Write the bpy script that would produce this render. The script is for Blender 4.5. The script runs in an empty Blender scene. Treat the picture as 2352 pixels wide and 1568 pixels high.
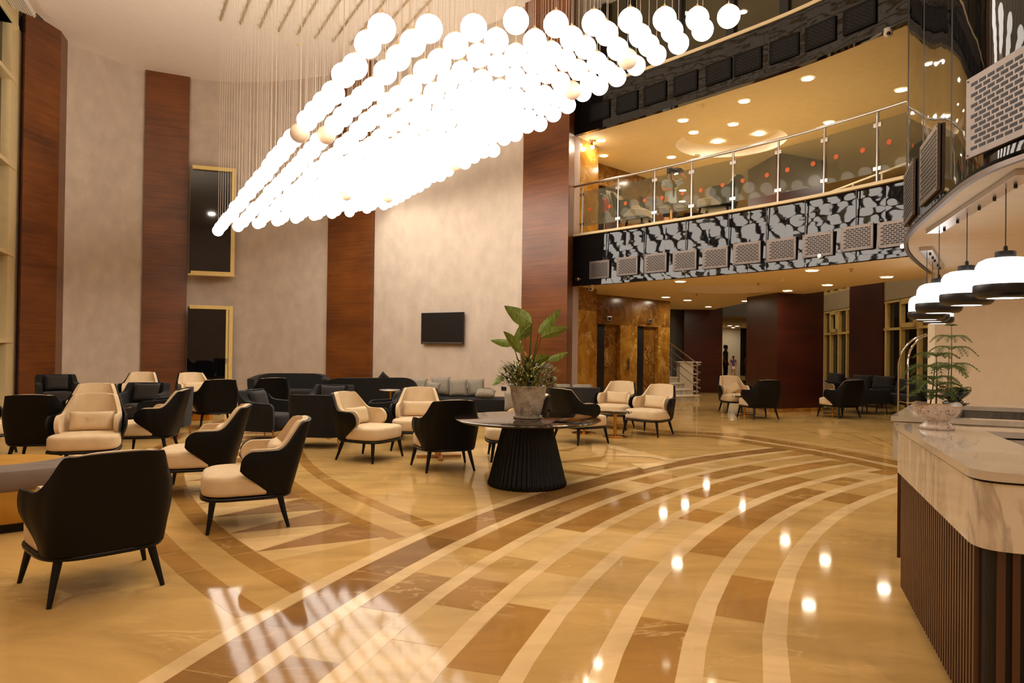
import bpy, bmesh, math, random
from mathutils import Vector, Matrix
from mathutils.geometry import tessellate_polygon
random.seed(7)
SC = bpy.context.scene
COL = SC.collection
PI = math.pi
R = math.radians
# ---------------------------------------------------------------- camera
FPX, CX, CY, EYE = 1568.0, 1176.0, 784.0, 1.55
PITCH, ROLL = R(0.48), R(0.75)
_f = Vector((0, math.cos(PITCH), math.sin(PITCH)))
_u0 = Vector((0, -math.sin(PITCH), math.cos(PITCH)))
_r0 = Vector((1, 0, 0))
_r = _r0*math.cos(ROLL)+_u0*math.sin(ROLL)
_u = _u0*math.cos(ROLL)-_r0*math.sin(ROLL)
cam = bpy.data.cameras.new('camera')
cam.sensor_width = 36.0
cam.lens = 36.0*FPX/2352.0
cam.clip_end = 200
camo = bpy.data.objects.new('camera', cam)
COL.objects.link(camo)
M = Matrix((( _r.x, _u.x, -_f.x, 0), (_r.y, _u.y, -_f.y, 0), (_r.z, _u.z, -_f.z, EYE), (0, 0, 0, 1)))
camo.matrix_world = M
SC.camera = camo
# ---------------------------------------------------------------- world, exposure
W = bpy.data.worlds.new('night'); SC.world = W; W.use_nodes = True
W.node_tree.nodes['Background'].inputs[0].default_value = (0.012, 0.016, 0.03, 1)
W.node_tree.nodes['Background'].inputs[1].default_value = 0.4
SC.view_settings.view_transform = 'Standard'
SC.view_settings.look = 'None'
SC.view_settings.gamma = 1
SC.view_settings.use_curve_mapping = False
SC.view_settings.exposure = 0.55
SC.cycles.max_bounces = 7
SC.cycles.diffuse_bounces = 6
SC.cycles.glossy_bounces = 4
SC.cycles.transmission_bounces = 6
SC.cycles.transparent_max_bounces = 10
SC.cycles.caustics_reflective = False
SC.cycles.caustics_refractive = False
SC.cycles.sample_clamp_indirect = 8
SC.cycles.use_denoising = True
GLOBE_E, DOWN_E, SHADE_E = 5.2, 115.0, 2.2
LOBBY_Z, SOF_Z, FL2_Z, CEIL2_Z = 9.7, 3.0, 4.18, 6.5

def ray(x, y):
    return _r*((x-CX)/FPX) - _u*((y-CY)/FPX) + _f
def G(x, y, z=0.0):
    d = ray(x, y); t = (z-EYE)/d.z
    return Vector((0, 0, EYE)) + d*t
def P(x, y, Y):
    d = ray(x, y); return Vector((0, 0, EYE)) + d*(Y/d.y)

# ---------------------------------------------------------------- materials
MATS = {}
def newmat(name):
    m = bpy.data.materials.new(name); m.use_nodes = True
    nt = m.node_tree; b = nt.nodes['Principled BSDF']
    MATS[name] = m
    return m, nt, b
def N(nt, t, **kw):
    n = nt.nodes.new(t)
    for k, v in kw.items():
        if k in n.inputs.keys(): n.inputs[k].default_value = v
        else: setattr(n, k, v)
    return n
def c4(c): return (c[0], c[1], c[2], 1)
def srgb(r, g, b):
    f = lambda v: (v/255/12.92 if v/255 <= .04045 else ((v/255+.055)/1.055)**2.4)
    return (f(r), f(g), f(b))
def surf(name, base, rough=.5, metal=0., var=.12, scale=(6, 6, 6), bump=0., bscale=60, coat=0., spec=.5, emit=None, estr=0., detail=4, sheen=0.):
    """a principled surface whose colour is broken up by a noise in object space"""
    m, nt, b = newmat(name)
    tc = N(nt, 'ShaderNodeTexCoord'); mp = N(nt, 'ShaderNodeMapping'); mp.inputs['Scale'].default_value = scale
    nt.links.new(tc.outputs['Object'], mp.inputs[0])
    no = N(nt, 'ShaderNodeTexNoise', Scale=1.0, Detail=detail)
    nt.links.new(mp.outputs[0], no.inputs['Vector'])
    rp = N(nt, 'ShaderNodeValToRGB')
    lo = [max(0, v*(1-var)) for v in base]; hi = [min(1, v*(1+var)) for v in base]
    rp.color_ramp.elements[0].position = .3; rp.color_ramp.elements[1].position = .7
    rp.color_ramp.elements[0].color = c4(lo); rp.color_ramp.elements[1].color = c4(hi)
    nt.links.new(no.outputs[0], rp.inputs[0]); nt.links.new(rp.outputs[0], b.inputs['Base Color'])
    b.inputs['Roughness'].default_value = rough; b.inputs['Metallic'].default_value = metal
    b.inputs['Coat Weight'].default_value = coat; b.inputs['Coat Roughness'].default_value = .05
    b.inputs['Specular IOR Level'].default_value = spec
    if sheen: b.inputs['Sheen Weight'].default_value = sheen
    if bump:
        n2 = N(nt, 'ShaderNodeTexNoise', Scale=bscale, Detail=2.0); nt.links.new(tc.outputs['Object'], n2.inputs['Vector'])
        bp = N(nt, 'ShaderNodeBump', Strength=bump, Distance=.01); nt.links.new(n2.outputs[0], bp.inputs['Height'])
        nt.links.new(bp.outputs[0], b.inputs['Normal'])
    if emit:
        b.inputs['Emission Color'].default_value = c4(emit); b.inputs['Emission Strength'].default_value = estr
    return m
def wood(name, dark, light, rough=.38, zs=20., coat=.15):
    m, nt, b = newmat(name)
    tc = N(nt, 'ShaderNodeTexCoord'); mp = N(nt, 'ShaderNodeMapping'); mp.inputs['Scale'].default_value = (.55, .55, zs)
    nt.links.new(tc.outputs['Object'], mp.inputs[0])
    n1 = N(nt, 'ShaderNodeTexNoise', Scale=1.0, Detail=8.0, Roughness=.62, Distortion=.6); nt.links.new(mp.outputs[0], n1.inputs['Vector'])
    mp2 = N(nt, 'ShaderNodeMapping'); mp2.inputs['Scale'].default_value = (.7, .7, 1.6); nt.links.new(tc.outputs['Object'], mp2.inputs[0])
    n2 = N(nt, 'ShaderNodeTexNoise', Scale=1.0, Detail=3.0); nt.links.new(mp2.outputs[0], n2.inputs['Vector'])
    ad = N(nt, 'ShaderNodeMath', operation='ADD'); nt.links.new(n1.outputs[0], ad.inputs[0]); nt.links.new(n2.outputs[0], ad.inputs[1])
    ml = N(nt, 'ShaderNodeMath', operation='MULTIPLY'); ml.inputs[1].default_value = .5; nt.links.new(ad.outputs[0], ml.inputs[0])
    rp = N(nt, 'ShaderNodeValToRGB'); e = rp.color_ramp.elements
    e[0].position = .30; e[0].color = c4(dark); e[1].position = .70; e[1].color = c4(light)
    nt.links.new(ml.outputs[0], rp.inputs[0]); nt.links.new(rp.outputs[0], b.inputs['Base Color'])
    b.inputs['Roughness'].default_value = rough; b.inputs['Coat Weight'].default_value = coat; b.inputs['Coat Roughness'].default_value = .25
    return m
def marble(name, base, vein, rough=.15, scale=2.0, vw=.035, dark=None, attr=False, coat=0., stretch=(1, 1, 1), vamt=.7, mlo=.48):
    m, nt, b = newmat(name)
    tc = N(nt, 'ShaderNodeTexCoord'); mp = N(nt, 'ShaderNodeMapping'); mp.inputs['Scale'].default_value = stretch
    nt.links.new(tc.outputs['Object'], mp.inputs[0])
    big = N(nt, 'ShaderNodeTexNoise', Scale=scale*.8, Detail=6.0, Roughness=.6, Distortion=.8); nt.links.new(mp.outputs[0], big.inputs['Vector'])
    rp = N(nt, 'ShaderNodeValToRGB'); e = rp.color_ramp.elements
    e[0].position = .3; e[1].position = .72
    if attr:
        e[0].color = (.74, .70, .64, 1); e[1].color = (1.12, 1.1, 1.06, 1)
    else:
        e[0].color = c4(dark or [v*.6 for v in base]); e[1].color = c4(base)
    nt.links.new(big.outputs[0], rp.inputs[0])
    col = rp.outputs[0]
    if attr:
        at = N(nt, 'ShaderNodeAttribute'); at.attribute_name = 'tone'
        mx = N(nt, 'ShaderNodeMix', data_type='RGBA', blend_type='MULTIPLY'); mx.inputs[0].default_value = 1
        nt.links.new(at.outputs['Color'], mx.inputs[6]); nt.links.new(col, mx.inputs[7]); col = mx.outputs[2]
    vn = N(nt, 'ShaderNodeTexNoise', Scale=scale, Detail=7.0, Roughness=.55, Distortion=1.4); nt.links.new(mp.outputs[0], vn.inputs['Vector'])
    s1 = N(nt, 'ShaderNodeMath', operation='SUBTRACT'); s1.inputs[1].default_value = .5; nt.links.new(vn.outputs[0], s1.inputs[0])
    s2 = N(nt, 'ShaderNodeMath', operation='ABSOLUTE'); nt.links.new(s1.outputs[0], s2.inputs[0])
    s3 = N(nt, 'ShaderNodeMapRange'); s3.inputs[1].default_value = 0; s3.inputs[2].default_value = vw; s3.inputs[3].default_value = vamt; s3.inputs[4].default_value = 0
    nt.links.new(s2.outputs[0], s3.inputs[0])
    msk = N(nt, 'ShaderNodeTexNoise', Scale=scale*.6, Detail=2.0); nt.links.new(mp.outputs[0], msk.inputs['Vector'])
    mr = N(nt, 'ShaderNodeMapRange'); mr.inputs[1].default_value = mlo; mr.inputs[2].default_value = mlo+.2; nt.links.new(msk.outputs[0], mr.inputs[0])
    ml = N(nt, 'ShaderNodeMath', operation='MULTIPLY'); nt.links.new(s3.outputs[0], ml.inputs[0]); nt.links.new(mr.outputs[0], ml.inputs[1])
    m2 = N(nt, 'ShaderNodeMix', data_type='RGBA'); m2.inputs[7].default_value = c4(vein)
    nt.links.new(ml.outputs[0], m2.inputs[0]); nt.links.new(col, m2.inputs[6]); nt.links.new(m2.outputs[2], b.inputs['Base Color'])
    b.inputs['Roughness'].default_value = rough; b.inputs['Coat Weight'].default_value = coat; b.inputs['Coat Roughness'].default_value = .03
    if attr: b.inputs['Specular IOR Level'].default_value = .07
    return m
def glassy(name, tint, opacity, rough=.02, spec=.5):
    """thin architectural glass: a tinted see-through layer mixed with a glossy one"""
    m, nt, b = newmat(name)
    b.inputs['Base Color'].default_value = c4(tint); b.inputs['Roughness'].default_value = rough
    tr = N(nt, 'ShaderNodeBsdfTransparent'); tr.inputs[0].default_value = c4([min(1, .72+t*.3) for t in tint])
    mx = N(nt, 'ShaderNodeMixShader'); mx.inputs[0].default_value = opacity
    nt.links.new(tr.outputs[0], mx.inputs[1]); nt.links.new(b.outputs[0], mx.inputs[2])
    nt.links.new(mx.outputs[0], nt.nodes['Material Output'].inputs[0])
    return m
def glow(name, color, strength):
    m, nt, b = newmat(name)
    em = N(nt, 'ShaderNodeEmission'); em.inputs[0].default_value = c4(color); em.inputs[1].default_value = strength
    nt.links.new(em.outputs[0], nt.nodes['Material Output'].inputs[0])
    return m

surf('plaster', srgb(198, 182, 165), .85, var=.10, scale=(3.2, 3.2, 2.4), bump=.35, bscale=9, detail=9)
surf('ceiling_paint', srgb(240, 228, 212), .8, var=.02)
surf('cream_paint', srgb(214, 202, 180), .8, var=.03)
surf('soffit_paint', srgb(230, 210, 166), .7, var=.03)
surf('pale_wall', srgb(170, 155, 120), .8, var=.05)
surf('grey_wall', srgb(95, 90, 82), .8, var=.06)
surf('lilac_paint', srgb(175, 155, 148), .8, var=.05)
wood('walnut', srgb(72, 34, 10), srgb(134, 76, 25))
wood('mahogany', srgb(46, 16, 10), srgb(82, 34, 22), zs=16)
wood('slat_wood', srgb(58, 32, 22), srgb(98, 60, 42), zs=.6)
surf('dark_wood_plinth', srgb(60, 30, 18), .4)
surf('slat_groove', (.006, .004, .003), .6)
surf('beige_frame', srgb(228, 208, 158), .35, var=.04)
surf('yellow_frame', srgb(226, 198, 124), .4, var=.05)
surf('night_glass', (.004, .004, .005), .03, var=.1, spec=.6)
marble('floor_marble', (1, 1, 1), srgb(232, 200, 140), rough=.06, scale=1.7, vw=.018, attr=True, coat=0, stretch=(.7, 1.5, 1), vamt=.5)
marble('gold_marble', srgb(192, 146, 58), srgb(232, 204, 140), rough=.16, scale=2.2, vw=.025, mlo=.40, dark=srgb(130, 78, 20))
marble('brown_marble', srgb(146, 104, 42), srgb(206, 168, 98), rough=.18, scale=2.4, vw=.025, mlo=.40, dark=srgb(90, 50, 16))
marble('white_marble', srgb(222, 216, 204), srgb(150, 140, 122), rough=.13, scale=1.6, vw=.07, mlo=.36, dark=srgb(200, 190, 172), stretch=(2.4, 2.4, .9), vamt=.7, coat=.2)
marble('white_marble_top', srgb(216, 211, 202), srgb(160, 148, 130), rough=.07, scale=1.1, vw=.05, dark=srgb(184, 172, 155), vamt=.5, coat=.4)
marble('dark_marble', srgb(46, 34, 28), srgb(150, 110, 84), rough=.06, scale=2.4, vw=.014, dark=srgb(26, 19, 15), coat=.4)
marble('stone_pot', srgb(224, 218, 202), srgb(96, 86, 74), rough=.3, scale=16, vw=.08, mlo=.41, dark=srgb(184, 176, 158), vamt=.9)
marble('veined_bowl', srgb(214, 200, 190), srgb(70, 55, 55), rough=.25, scale=26, vw=.05, mlo=.36, dark=srgb(196, 180, 172), vamt=.95)
marble('green_bowl', srgb(30, 34, 28), srgb(150, 150, 130), rough=.12, scale=12, vw=.05, mlo=.35, dark=srgb(14, 18, 16), vamt=.8)
surf('cream_fabric', srgb(214, 190, 152), .9, var=.06, scale=(9, 9, 9), bump=.12, bscale=420, sheen=.15)
surf('cream_piping', srgb(225, 205, 170), .7, var=.03)
surf('charcoal_hide', (.0022, .0022, .0024), .55, var=.15, bump=.08, bscale=240, spec=.22)
surf('black_wood', (.0025, .0025, .003), .35, var=.1, spec=.3)
surf('black_fabric', srgb(13, 12, 12), .95, var=.15, bump=.12, bscale=400, sheen=.05)
surf('grey_fabric', srgb(42, 38, 37), .95, var=.12, bump=.15, bscale=380, sheen=.05)
surf('silver_fabric', srgb(132, 122, 106), .55, var=.12, scale=(14, 14, 14), bump=.3, bscale=14, sheen=.3)
surf('taupe_fabric', srgb(118, 106, 98), .9, var=.08, bump=.12, bscale=300)
surf('mustard_fabric', srgb(176, 128, 34), .8, var=.1, bump=.1, bscale=300)
surf('brass', srgb(222, 164, 78), .22, metal=1., var=.06)
surf('rose_brass', srgb(206, 150, 96), .3, metal=1., var=.06)
surf('chrome', (.75, .73, .7), .08, metal=1., var=.04)
surf('satin_steel', (.62, .57, .53), .28, metal=1., var=.05)
surf('grille_steel', srgb(116, 104, 96), .42, metal=.75, var=.08)
surf('grille_dark', srgb(14, 13, 13), .6, metal=.0, spec=.2, var=.1)
surf('vent_slot', (.004, .004, .005), .6)
surf('black_metal', (.012, .011, .011), .38, var=.1)
surf('black_plastic', (.01, .01, .011), .35, var=.1)
surf('tv_screen', srgb(34, 31, 30), .28, var=.06)
surf('white_plastic', srgb(225, 218, 205), .4, var=.02)
surf('cable_clear', srgb(205, 190, 172), .35, var=.02)
surf('cap_gold', srgb(214, 190, 150), .35, metal=.6, var=.05)
surf('leaf', srgb(116, 138, 60), .4, var=.42, scale=(60, 60, 6), spec=.45)
surf('leaf_pale', srgb(158, 156, 78), .5, var=.25, scale=(20, 20, 20))
surf('leaf_vein', srgb(150, 160, 100), .5)
surf('leaf_dark', srgb(66, 78, 30), .55, var=.3, scale=(20, 20, 20))
surf('pine_green', srgb(84, 104, 40), .6, var=.3, scale=(30, 30, 30))
surf('stem', srgb(50, 46, 22), .6)
surf('soil', srgb(48, 32, 20), .95)
surf('gold_rim', srgb(190, 150, 70), .4, metal=.6)
surf('orange_sticker', srgb(214, 96, 30), .6, var=.04)
surf('red_paint', srgb(150, 26, 20), .3, var=.05)
surf('skin', srgb(196, 140, 104), .55, var=.06)
surf('hair', srgb(28, 18, 14), .6, var=.2)
surf('shirt_blue', srgb(176, 190, 200), .85, var=.05)
surf('shirt_teal', srgb(108, 124, 118), .85, var=.06)
surf('shirt_purple', srgb(92, 64, 92), .85, var=.06)
surf('shirt_black', srgb(16, 14, 16), .85, var=.1)
surf('trousers_dark', srgb(18, 18, 24), .85, var=.1)
surf('trousers_beige', srgb(160, 134, 104), .85, var=.08)
surf('cloth_white', srgb(215, 190, 175), .85, var=.08)
surf('dome_glass', (.02, .02, .022), .08)
surf('block_grey', srgb(60, 52, 52), .4, var=.08)
glassy('rail_glass', srgb(150, 146, 116), .20)
glassy('clear_glass', srgb(70, 66, 48), .3)
glow('globe_lit', (1.0, .89, .77), GLOBE_E)
surf('globe_dim', srgb(232, 205, 175), .35, var=.02, emit=(1, .8, .6), estr=.10)  # faint glow put into the globes that are switched off
glow('shade_lit', (1, .97, .96), SHADE_E)
glow('shade_under', (1, .97, .94), 4)
glow('down_lit', (1, .86, .64), DOWN_E)
glow('down_neutral', (1, .88, .72), 26)
glow('reception_lit', (1, .9, .78), 30)
# glossy black cladding with slightly wavy panels
m, nt, b = newmat('black_gloss')
b.inputs['Base Color'].default_value = (.006, .006, .0065, 1); b.inputs['Roughness'].default_value = .025
b.inputs['Specular IOR Level'].default_value = .5
tc = N(nt, 'ShaderNodeTexCoord'); mp = N(nt, 'ShaderNodeMapping'); mp.inputs['Scale'].default_value = (.9, .9, 1.9); nt.links.new(tc.outputs['Object'], mp.inputs[0])
n1 = N(nt, 'ShaderNodeTexNoise', Scale=1.6, Detail=1.5); nt.links.new(mp.outputs[0], n1.inputs['Vector'])
bp = N(nt, 'ShaderNodeBump', Strength=.24, Distance=.026); nt.links.new(n1.outputs[0], bp.inputs['Height'])
nt.links.new(bp.outputs[0], b.inputs['Normal'])

# ---------------------------------------------------------------- mesh helpers
class B:
    """collects shapes in one bmesh; done() links them as one mesh object"""
    def __init__(s): s.bm = bmesh.new()
    def poly(s, pts, mi=0):
        f = s.bm.faces.new([s.bm.verts.new(p) for p in pts]); f.material_index = mi; return f
    def box(s, c, d, rz=0., tilt=None, bev=0., mi=0):
        r = bmesh.ops.create_cube(s.bm, size=1)
        mt = Matrix.Translation(c) @ Matrix.Rotation(rz, 4, 'Z')
        if tilt: mt = mt @ tilt
        mt = mt @ Matrix.Diagonal((d[0], d[1], d[2], 1))
        bmesh.ops.transform(s.bm, matrix=mt, verts=r['verts'])
        if bev:
            es = list({e for v in r['verts'] for e in v.link_edges})
            bmesh.ops.bevel(s.bm, geom=es, offset=bev, segments=2, affect='EDGES', profile=.7)
        if mi:
            for v in r['verts']:
                if v.is_valid:
                    for f in v.link_faces: f.material_index = mi
        return s
    def ring(s, pts):
        return [s.bm.verts.new(p) for p in pts]
    def bridge(s, a, b, mi=0, closed=True):
        n = len(a)
        for i in range(n if closed else n-1):
            j = (i+1) % n
            try: f = s.bm.faces.new((a[i], a[j], b[j], b[i])); f.material_index = mi
            except ValueError: pass
    def lathe(s, prof, c=(0, 0, 0), n=24, mi=0, cap=True, sx=1., sy=1., flute=0., nf=0):
        rs = []
        for r_, z in prof:
            pts = []
            for k in range(n):
                a = 2*PI*k/n
                rr = r_*(1+(flute*math.cos(nf*a) if nf else 0))
                pts.append((c[0]+rr*math.cos(a)*sx, c[1]+rr*math.sin(a)*sy, c[2]+z))
            rs.append(s.ring(pts))
        for a, b_ in zip(rs, rs[1:]): s.bridge(a, b_, mi)
        if cap:
            for q, rev in ((rs[0], True), (rs[-1], False)):
                f = s.bm.faces.new(q[::-1] if rev else q); f.material_index = mi
        return s
    def tube(s, pts, r, n=8, mi=0, cap=True):
        pts = [Vector(p) for p in pts]
        rr = r if isinstance(r, (list, tuple)) else [r]*len(pts)
        prev = None; nx = None
        for i, p in enumerate(pts):
            d = (pts[min(i+1, len(pts)-1)]-pts[max(i-1, 0)]).normalized()
            if nx is None:
                nx = d.orthogonal().normalized()
            nx = (nx-d*nx.dot(d)).normalized(); ny = d.cross(nx)
            q = s.ring([p+(nx*math.cos(2*PI*k/n)+ny*math.sin(2*PI*k/n))*rr[i] for k in range(n)])
            if prev: s.bridge(prev, q, mi)
            elif cap: s.bm.faces.new(q[::-1]).material_index = mi
            prev = q
        if cap: s.bm.faces.new(prev).material_index = mi
        return s
    def sph(s, c, r, seg=16, rings=10, sc=(1, 1, 1), mi=0):
        q = bmesh.ops.create_uvsphere(s.bm, u_segments=seg, v_segments=rings, radius=r)
        bmesh.ops.transform(s.bm, matrix=Matrix.Translation(c) @ Matrix.Diagonal((*sc, 1)), verts=q['verts'])
        if mi:
            for v in q['verts']:
                for f in v.link_faces: f.material_index = mi
        return s
    def prism(s, pts, z0, z1, mi=0):
        """vertical prism over a plan polygon"""
        a = s.ring([(p[0], p[1], z0) for p in pts]); b_ = s.ring([(p[0], p[1], z1) for p in pts])
        s.bridge(a, b_, mi)
        s.bm.faces.new(a[::-1]).material_index = mi; s.bm.faces.new(b_).material_index = mi
        return s
    def done(s, name, mat, parent=None, smooth=False, ang=40):
        bmesh.ops.recalc_face_normals(s.bm, faces=s.bm.faces[:])
        me = bpy.data.meshes.new(name); s.bm.to_mesh(me); s.bm.free()
        for mm in (mat if isinstance(mat, (list, tuple)) else [mat]): me.materials.append(MATS[mm])
        if smooth:
            me.shade_smooth()
            if ang and ang < 180: me.set_sharp_from_angle(angle=R(ang))
        o = bpy.data.objects.new(name, me); COL.objects.link(o)
        if parent: o.parent = parent
        return o
def thing(name, label, cat, loc=(0, 0, 0), rz=0., group=None):
    o = bpy.data.objects.new(name, None); COL.objects.link(o)
    o.empty_display_size = .1
    o.location = loc; o.rotation_euler = (0, 0, rz); o['label'] = label; o['category'] = cat
    if group: o['group'] = group
    return o
def tag(o, label, cat, group=None):
    o['label'] = label; o['category'] = cat
    if group: o['group'] = group
    return o
def struct(o, label=None):
    o['kind'] = 'structure'
    if label: o['label'] = label
    return o
KIDS = {}
def copy_tree(o, parent=None):
    c = o.copy(); COL.objects.link(c)
    if parent: c.parent = parent
    for ch in list(o.children): copy_tree(ch, c)
    return c
def place(proto, used, loc, rz, label, group=None):
    """the first placement moves the prototype itself, later ones copy it with its parts"""
    o = copy_tree(proto) if used.get(proto.name) else proto
    used[proto.name] = True
    o.location = loc; o.rotation_euler = (0, 0, rz); o['label'] = label
    if group: o['group'] = group
    return o
USED = {}
def smooth(x):
    x = max(0., min(1., x)); return x*x*(3-2*x)
def interp(t, ks):
    if t <= ks[0][0]: return ks[0][1]
    for (a, va), (b_, vb) in zip(ks, ks[1:]):
        if t <= b_: return va+(vb-va)*smooth((t-a)/(b_-a))
    return ks[-1][1]
def catmull(pts, n):
    pts = [Vector(p) for p in pts]; out = []
    ext = [pts[0]*2-pts[1]]+pts+[pts[-1]*2-pts[-2]]
    for i in range(1, len(ext)-2):
        p0, p1, p2, p3 = ext[i-1:i+3]
        for k in range(n):
            t = k/n
            out.append(.5*((2*p1)+(-p0+p2)*t+(2*p0-5*p1+4*p2-p3)*t*t+(-p0+3*p1-3*p2+p3)*t**3))
    out.append(pts[-1]); return out
def offset(poly, d):
    """offset a plan polyline to its left by d"""
    out = []
    for i, p in enumerate(poly):
        a = poly[max(i-1, 0)]; b_ = poly[min(i+1, len(poly)-1)]
        t = Vector((b_[0]-a[0], b_[1]-a[1])).normalized()
        out.append(Vector((p[0]-t.y*d, p[1]+t.x*d)))
    return out
def strip(b_, poly, z0, z1, th, mi=0, tilt=0.):
    """a thick vertical band that follows a plan polyline; th to the left"""
    q = offset(poly, th)
    for i in range(len(poly)-1):
        pass
    pt_ = offset(poly, tilt)
    rows = [[(p[0], p[1], z0) for p in poly], [(p[0], p[1], z1) for p in pt_], [(p[0], p[1], z1) for p in q], [(p[0], p[1], z0) for p in q]]
    rs = [b_.ring(r_) for r_ in rows]
    for k in range(4): b_.bridge(rs[k], rs[(k+1) % 4], mi, closed=False)
    for e in (0, -1): b_.bm.faces.new([r_[e] for r_ in rs])
def superplan(hw, y0, y1, n, k=4.):
    """plan of a rounded rectangle"""
    yc, hd = (y0+y1)/2, (y1-y0)/2; out = []
    for i in range(n):
        a = 2*PI*i/n; c, s_ = math.cos(a), math.sin(a)
        out.append((math.copysign(abs(c)**(2/k), c)*hw, yc+math.copysign(abs(s_)**(2/k), s_)*hd))
    return out
def slab(b_, hw, y0, y1, z0, z1, r=.03, n=40, k=4., dome=0., taper=0., mi=0):
    """a soft-edged slab: cushion, seat, top"""
    yc = (y0+y1)/2
    prof = [(-r*.8, z0), (-r*.15, z0+r*.3), (0, z0+r), (0, z1-r), (-r*.3, z1-r*.3), (-r, z1), (-r*3, z1+dome*.5), (-r*6, z1+dome)]
    rs = []
    for off, z in prof:
        hw2 = max(.02, hw+off); h2 = max(.02, (y1-y0)/2+off)
        pl = superplan(hw2, yc-h2, yc+h2, n, k)
        rs.append(b_.ring([(x*(1-taper*((y-y0)/(y1-y0))), y, z) for x, y in pl]))
    for a, c in zip(rs, rs[1:]): b_.bridge(a, c, mi)
    b_.bm.faces.new(rs[0][::-1]).material_index = mi; b_.bm.faces.new(rs[-1]).material_index = mi
def pillow(b_, w, h, t, mt=Matrix(), n=10, mi=0, k=.5):
    """a cushion with pinched corners, in its local XZ plane"""
    g = {}
    for sgn in (1, -1):
        for i in range(n+1):
            for j in range(n+1):
                u = 2*i/n-1; v = 2*j/n-1
                edge = i in (0, n) or j in (0, n)
                if sgn == -1 and edge: g[(-1, i, j)] = g[(1, i, j)]; continue
                pin = 1-.07*(1-u*u)*abs(v)**3; pin2 = 1-.07*(1-v*v)*abs(u)**3
                y = sgn*t/2*((1-u**4)*(1-v**4))**k
                g[(sgn, i, j)] = b_.bm.verts.new(mt @ Vector((u*w/2*pin2, y, v*h/2*pin)))
        for i in range(n):
            for j in range(n):
                q = [g[(sgn, i, j)], g[(sgn, i+1, j)], g[(sgn, i+1, j+1)], g[(sgn, i, j+1)]]
                f = b_.bm.faces.new(q if sgn > 0 else q[::-1]); f.material_index = mi
def shell(b_, hfun, hw, yr, yc, L, zb, off0, off1, top=0., ns=68, nv=14, smax=1., arcf=.55, pw=.72, mi=0, flare=None):
    """the wrapped back and arms of a tub chair, between two inward offsets"""
    def pt(s, v, off):
        t = abs(s); h = hfun(t)+top
        z = zb+v*(h-zb)
        w = hw(z)-off+(flare(t, z) if flare else 0); y_r = yr(z)-off
        if t <= arcf:
            a = t/arcf*PI/2
            x = w*math.sin(a)**pw; y = yc+(y_r-yc)*max(0, math.cos(a))**pw
        else:
            x = w; y = yc-(t-arcf)/(1-arcf)*(L(z)-off*.3)
        return (math.copysign(x, s), y, z)
    S = [(-1+2*i/ns)*smax for i in range(ns+1)]
    V = [j/nv for j in range(nv+1)]
    ga = [[b_.bm.verts.new(pt(s, v, off0)) for v in V] for s in S]
    gb = [[b_.bm.verts.new(pt(s, v, off1)) for v in V] for s in S]
    for i in range(ns):
        for j in range(nv):
            b_.bm.faces.new((ga[i][j], ga[i+1][j], ga[i+1][j+1], ga[i][j+1])).material_index = mi
            b_.bm.faces.new((gb[i][j+1], gb[i+1][j+1], gb[i+1][j], gb[i][j])).material_index = mi
        for j in (0, nv):
            b_.bm.faces.new((ga[i][j], ga[i+1][j], gb[i+1][j], gb[i][j])).material_index = mi
    for i in (0, ns):
        for j in range(nv):
            b_.bm.faces.new((ga[i][j], ga[i][j+1], gb[i][j+1], gb[i][j])).material_index = mi
# ================================================================ STRUCTURE
def v2(p): return Vector((p[0], p[1]))
def hit(px, y, A, Bq):
    """plan point where the sight line through a photo column meets the plan line A-B"""
    d = ray(px, y); d = Vector((d.x, d.y)); A = v2(A); e = v2(Bq)-A
    t = (A.x*d.y-A.y*d.x)/(d.x*e.y-d.y*e.x)
    return A+e*t
# ---- floor with marble inlays
class Floor:
    def __init__(s): s.v = []; s.f = []; s.c = []
    def add(s, pts, z, col):
        i = len(s.v); s.v += [(p[0], p[1], z) for p in pts]; s.f.append(tuple(range(i, i+len(pts)))); s.c.append(col)
BEI = srgb(214, 184, 128)      # pale gold field
FLD = srgb(200, 166, 106)
DKB = srgb(168, 128, 70)
LGT = srgb(224, 196, 148)
BRN = srgb(152, 114, 66)
def vary(c, a=.08):
    k = 1+random.uniform(-a, a); return tuple(min(1, x*k) for x in c)
fl = Floor()
fl.add([(-16, -8), (16, -8), (16, 50), (-16, 50)], 0, FLD)
CR = (10.75, 0.0); RAD = [10.02+.3925*k for k in range(8)]; HWS = .055
def pol(c, r_, a): return (c[0]+r_*math.cos(a), c[1]+r_*math.sin(a))
BAND = [G(x, y).to_2d() for x, y in [(1400, 975), (1491, 992), (1646, 1000.6), (1801, 1023), (1904, 1040), (2042, 1068), (2120, 1085)]]
def beyond(p):
    """whether a floor point lies past the pale band under the balcony edge"""
    for a, b_ in zip(BAND, BAND[1:]):
        if a[0] <= p[0] <= b_[0]:
            t = (p[0]-a[0])/(b_[0]-a[0]); return p[1] > a[1]+t*(b_[1]-a[1])-.15
    return p[0] > BAND[-1][0] or (p[0] > 1.0 and p[1] > 12.9)
Z1, Z2, Z3 = .0006, .0012, .0018
for k in range(-3, 7):
    r0 = 10.02+.3925*k+HWS; r1 = 10.02+.3925*(k+1)-HWS
    a = R(84)+random.uniform(0, .03)
    while a < R(206):
        st = .055*random.choice([1, 1.4, .8]); p = pol(CR, (r0+r1)/2, a+st/2)
        if not beyond(p):
            if k == 6: col = vary(BRN, .16)
            elif k < 0: col = vary(FLD, .05)
            else: col = vary(random.choice([FLD, FLD, DKB, BEI, vary(DKB, .2)]), .08)
            fl.add([pol(CR, r0, a), pol(CR, r1, a), pol(CR, r1, a+st-.0006), pol(CR, r0, a+st-.0006)], Z1, col)
        a += st
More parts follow.
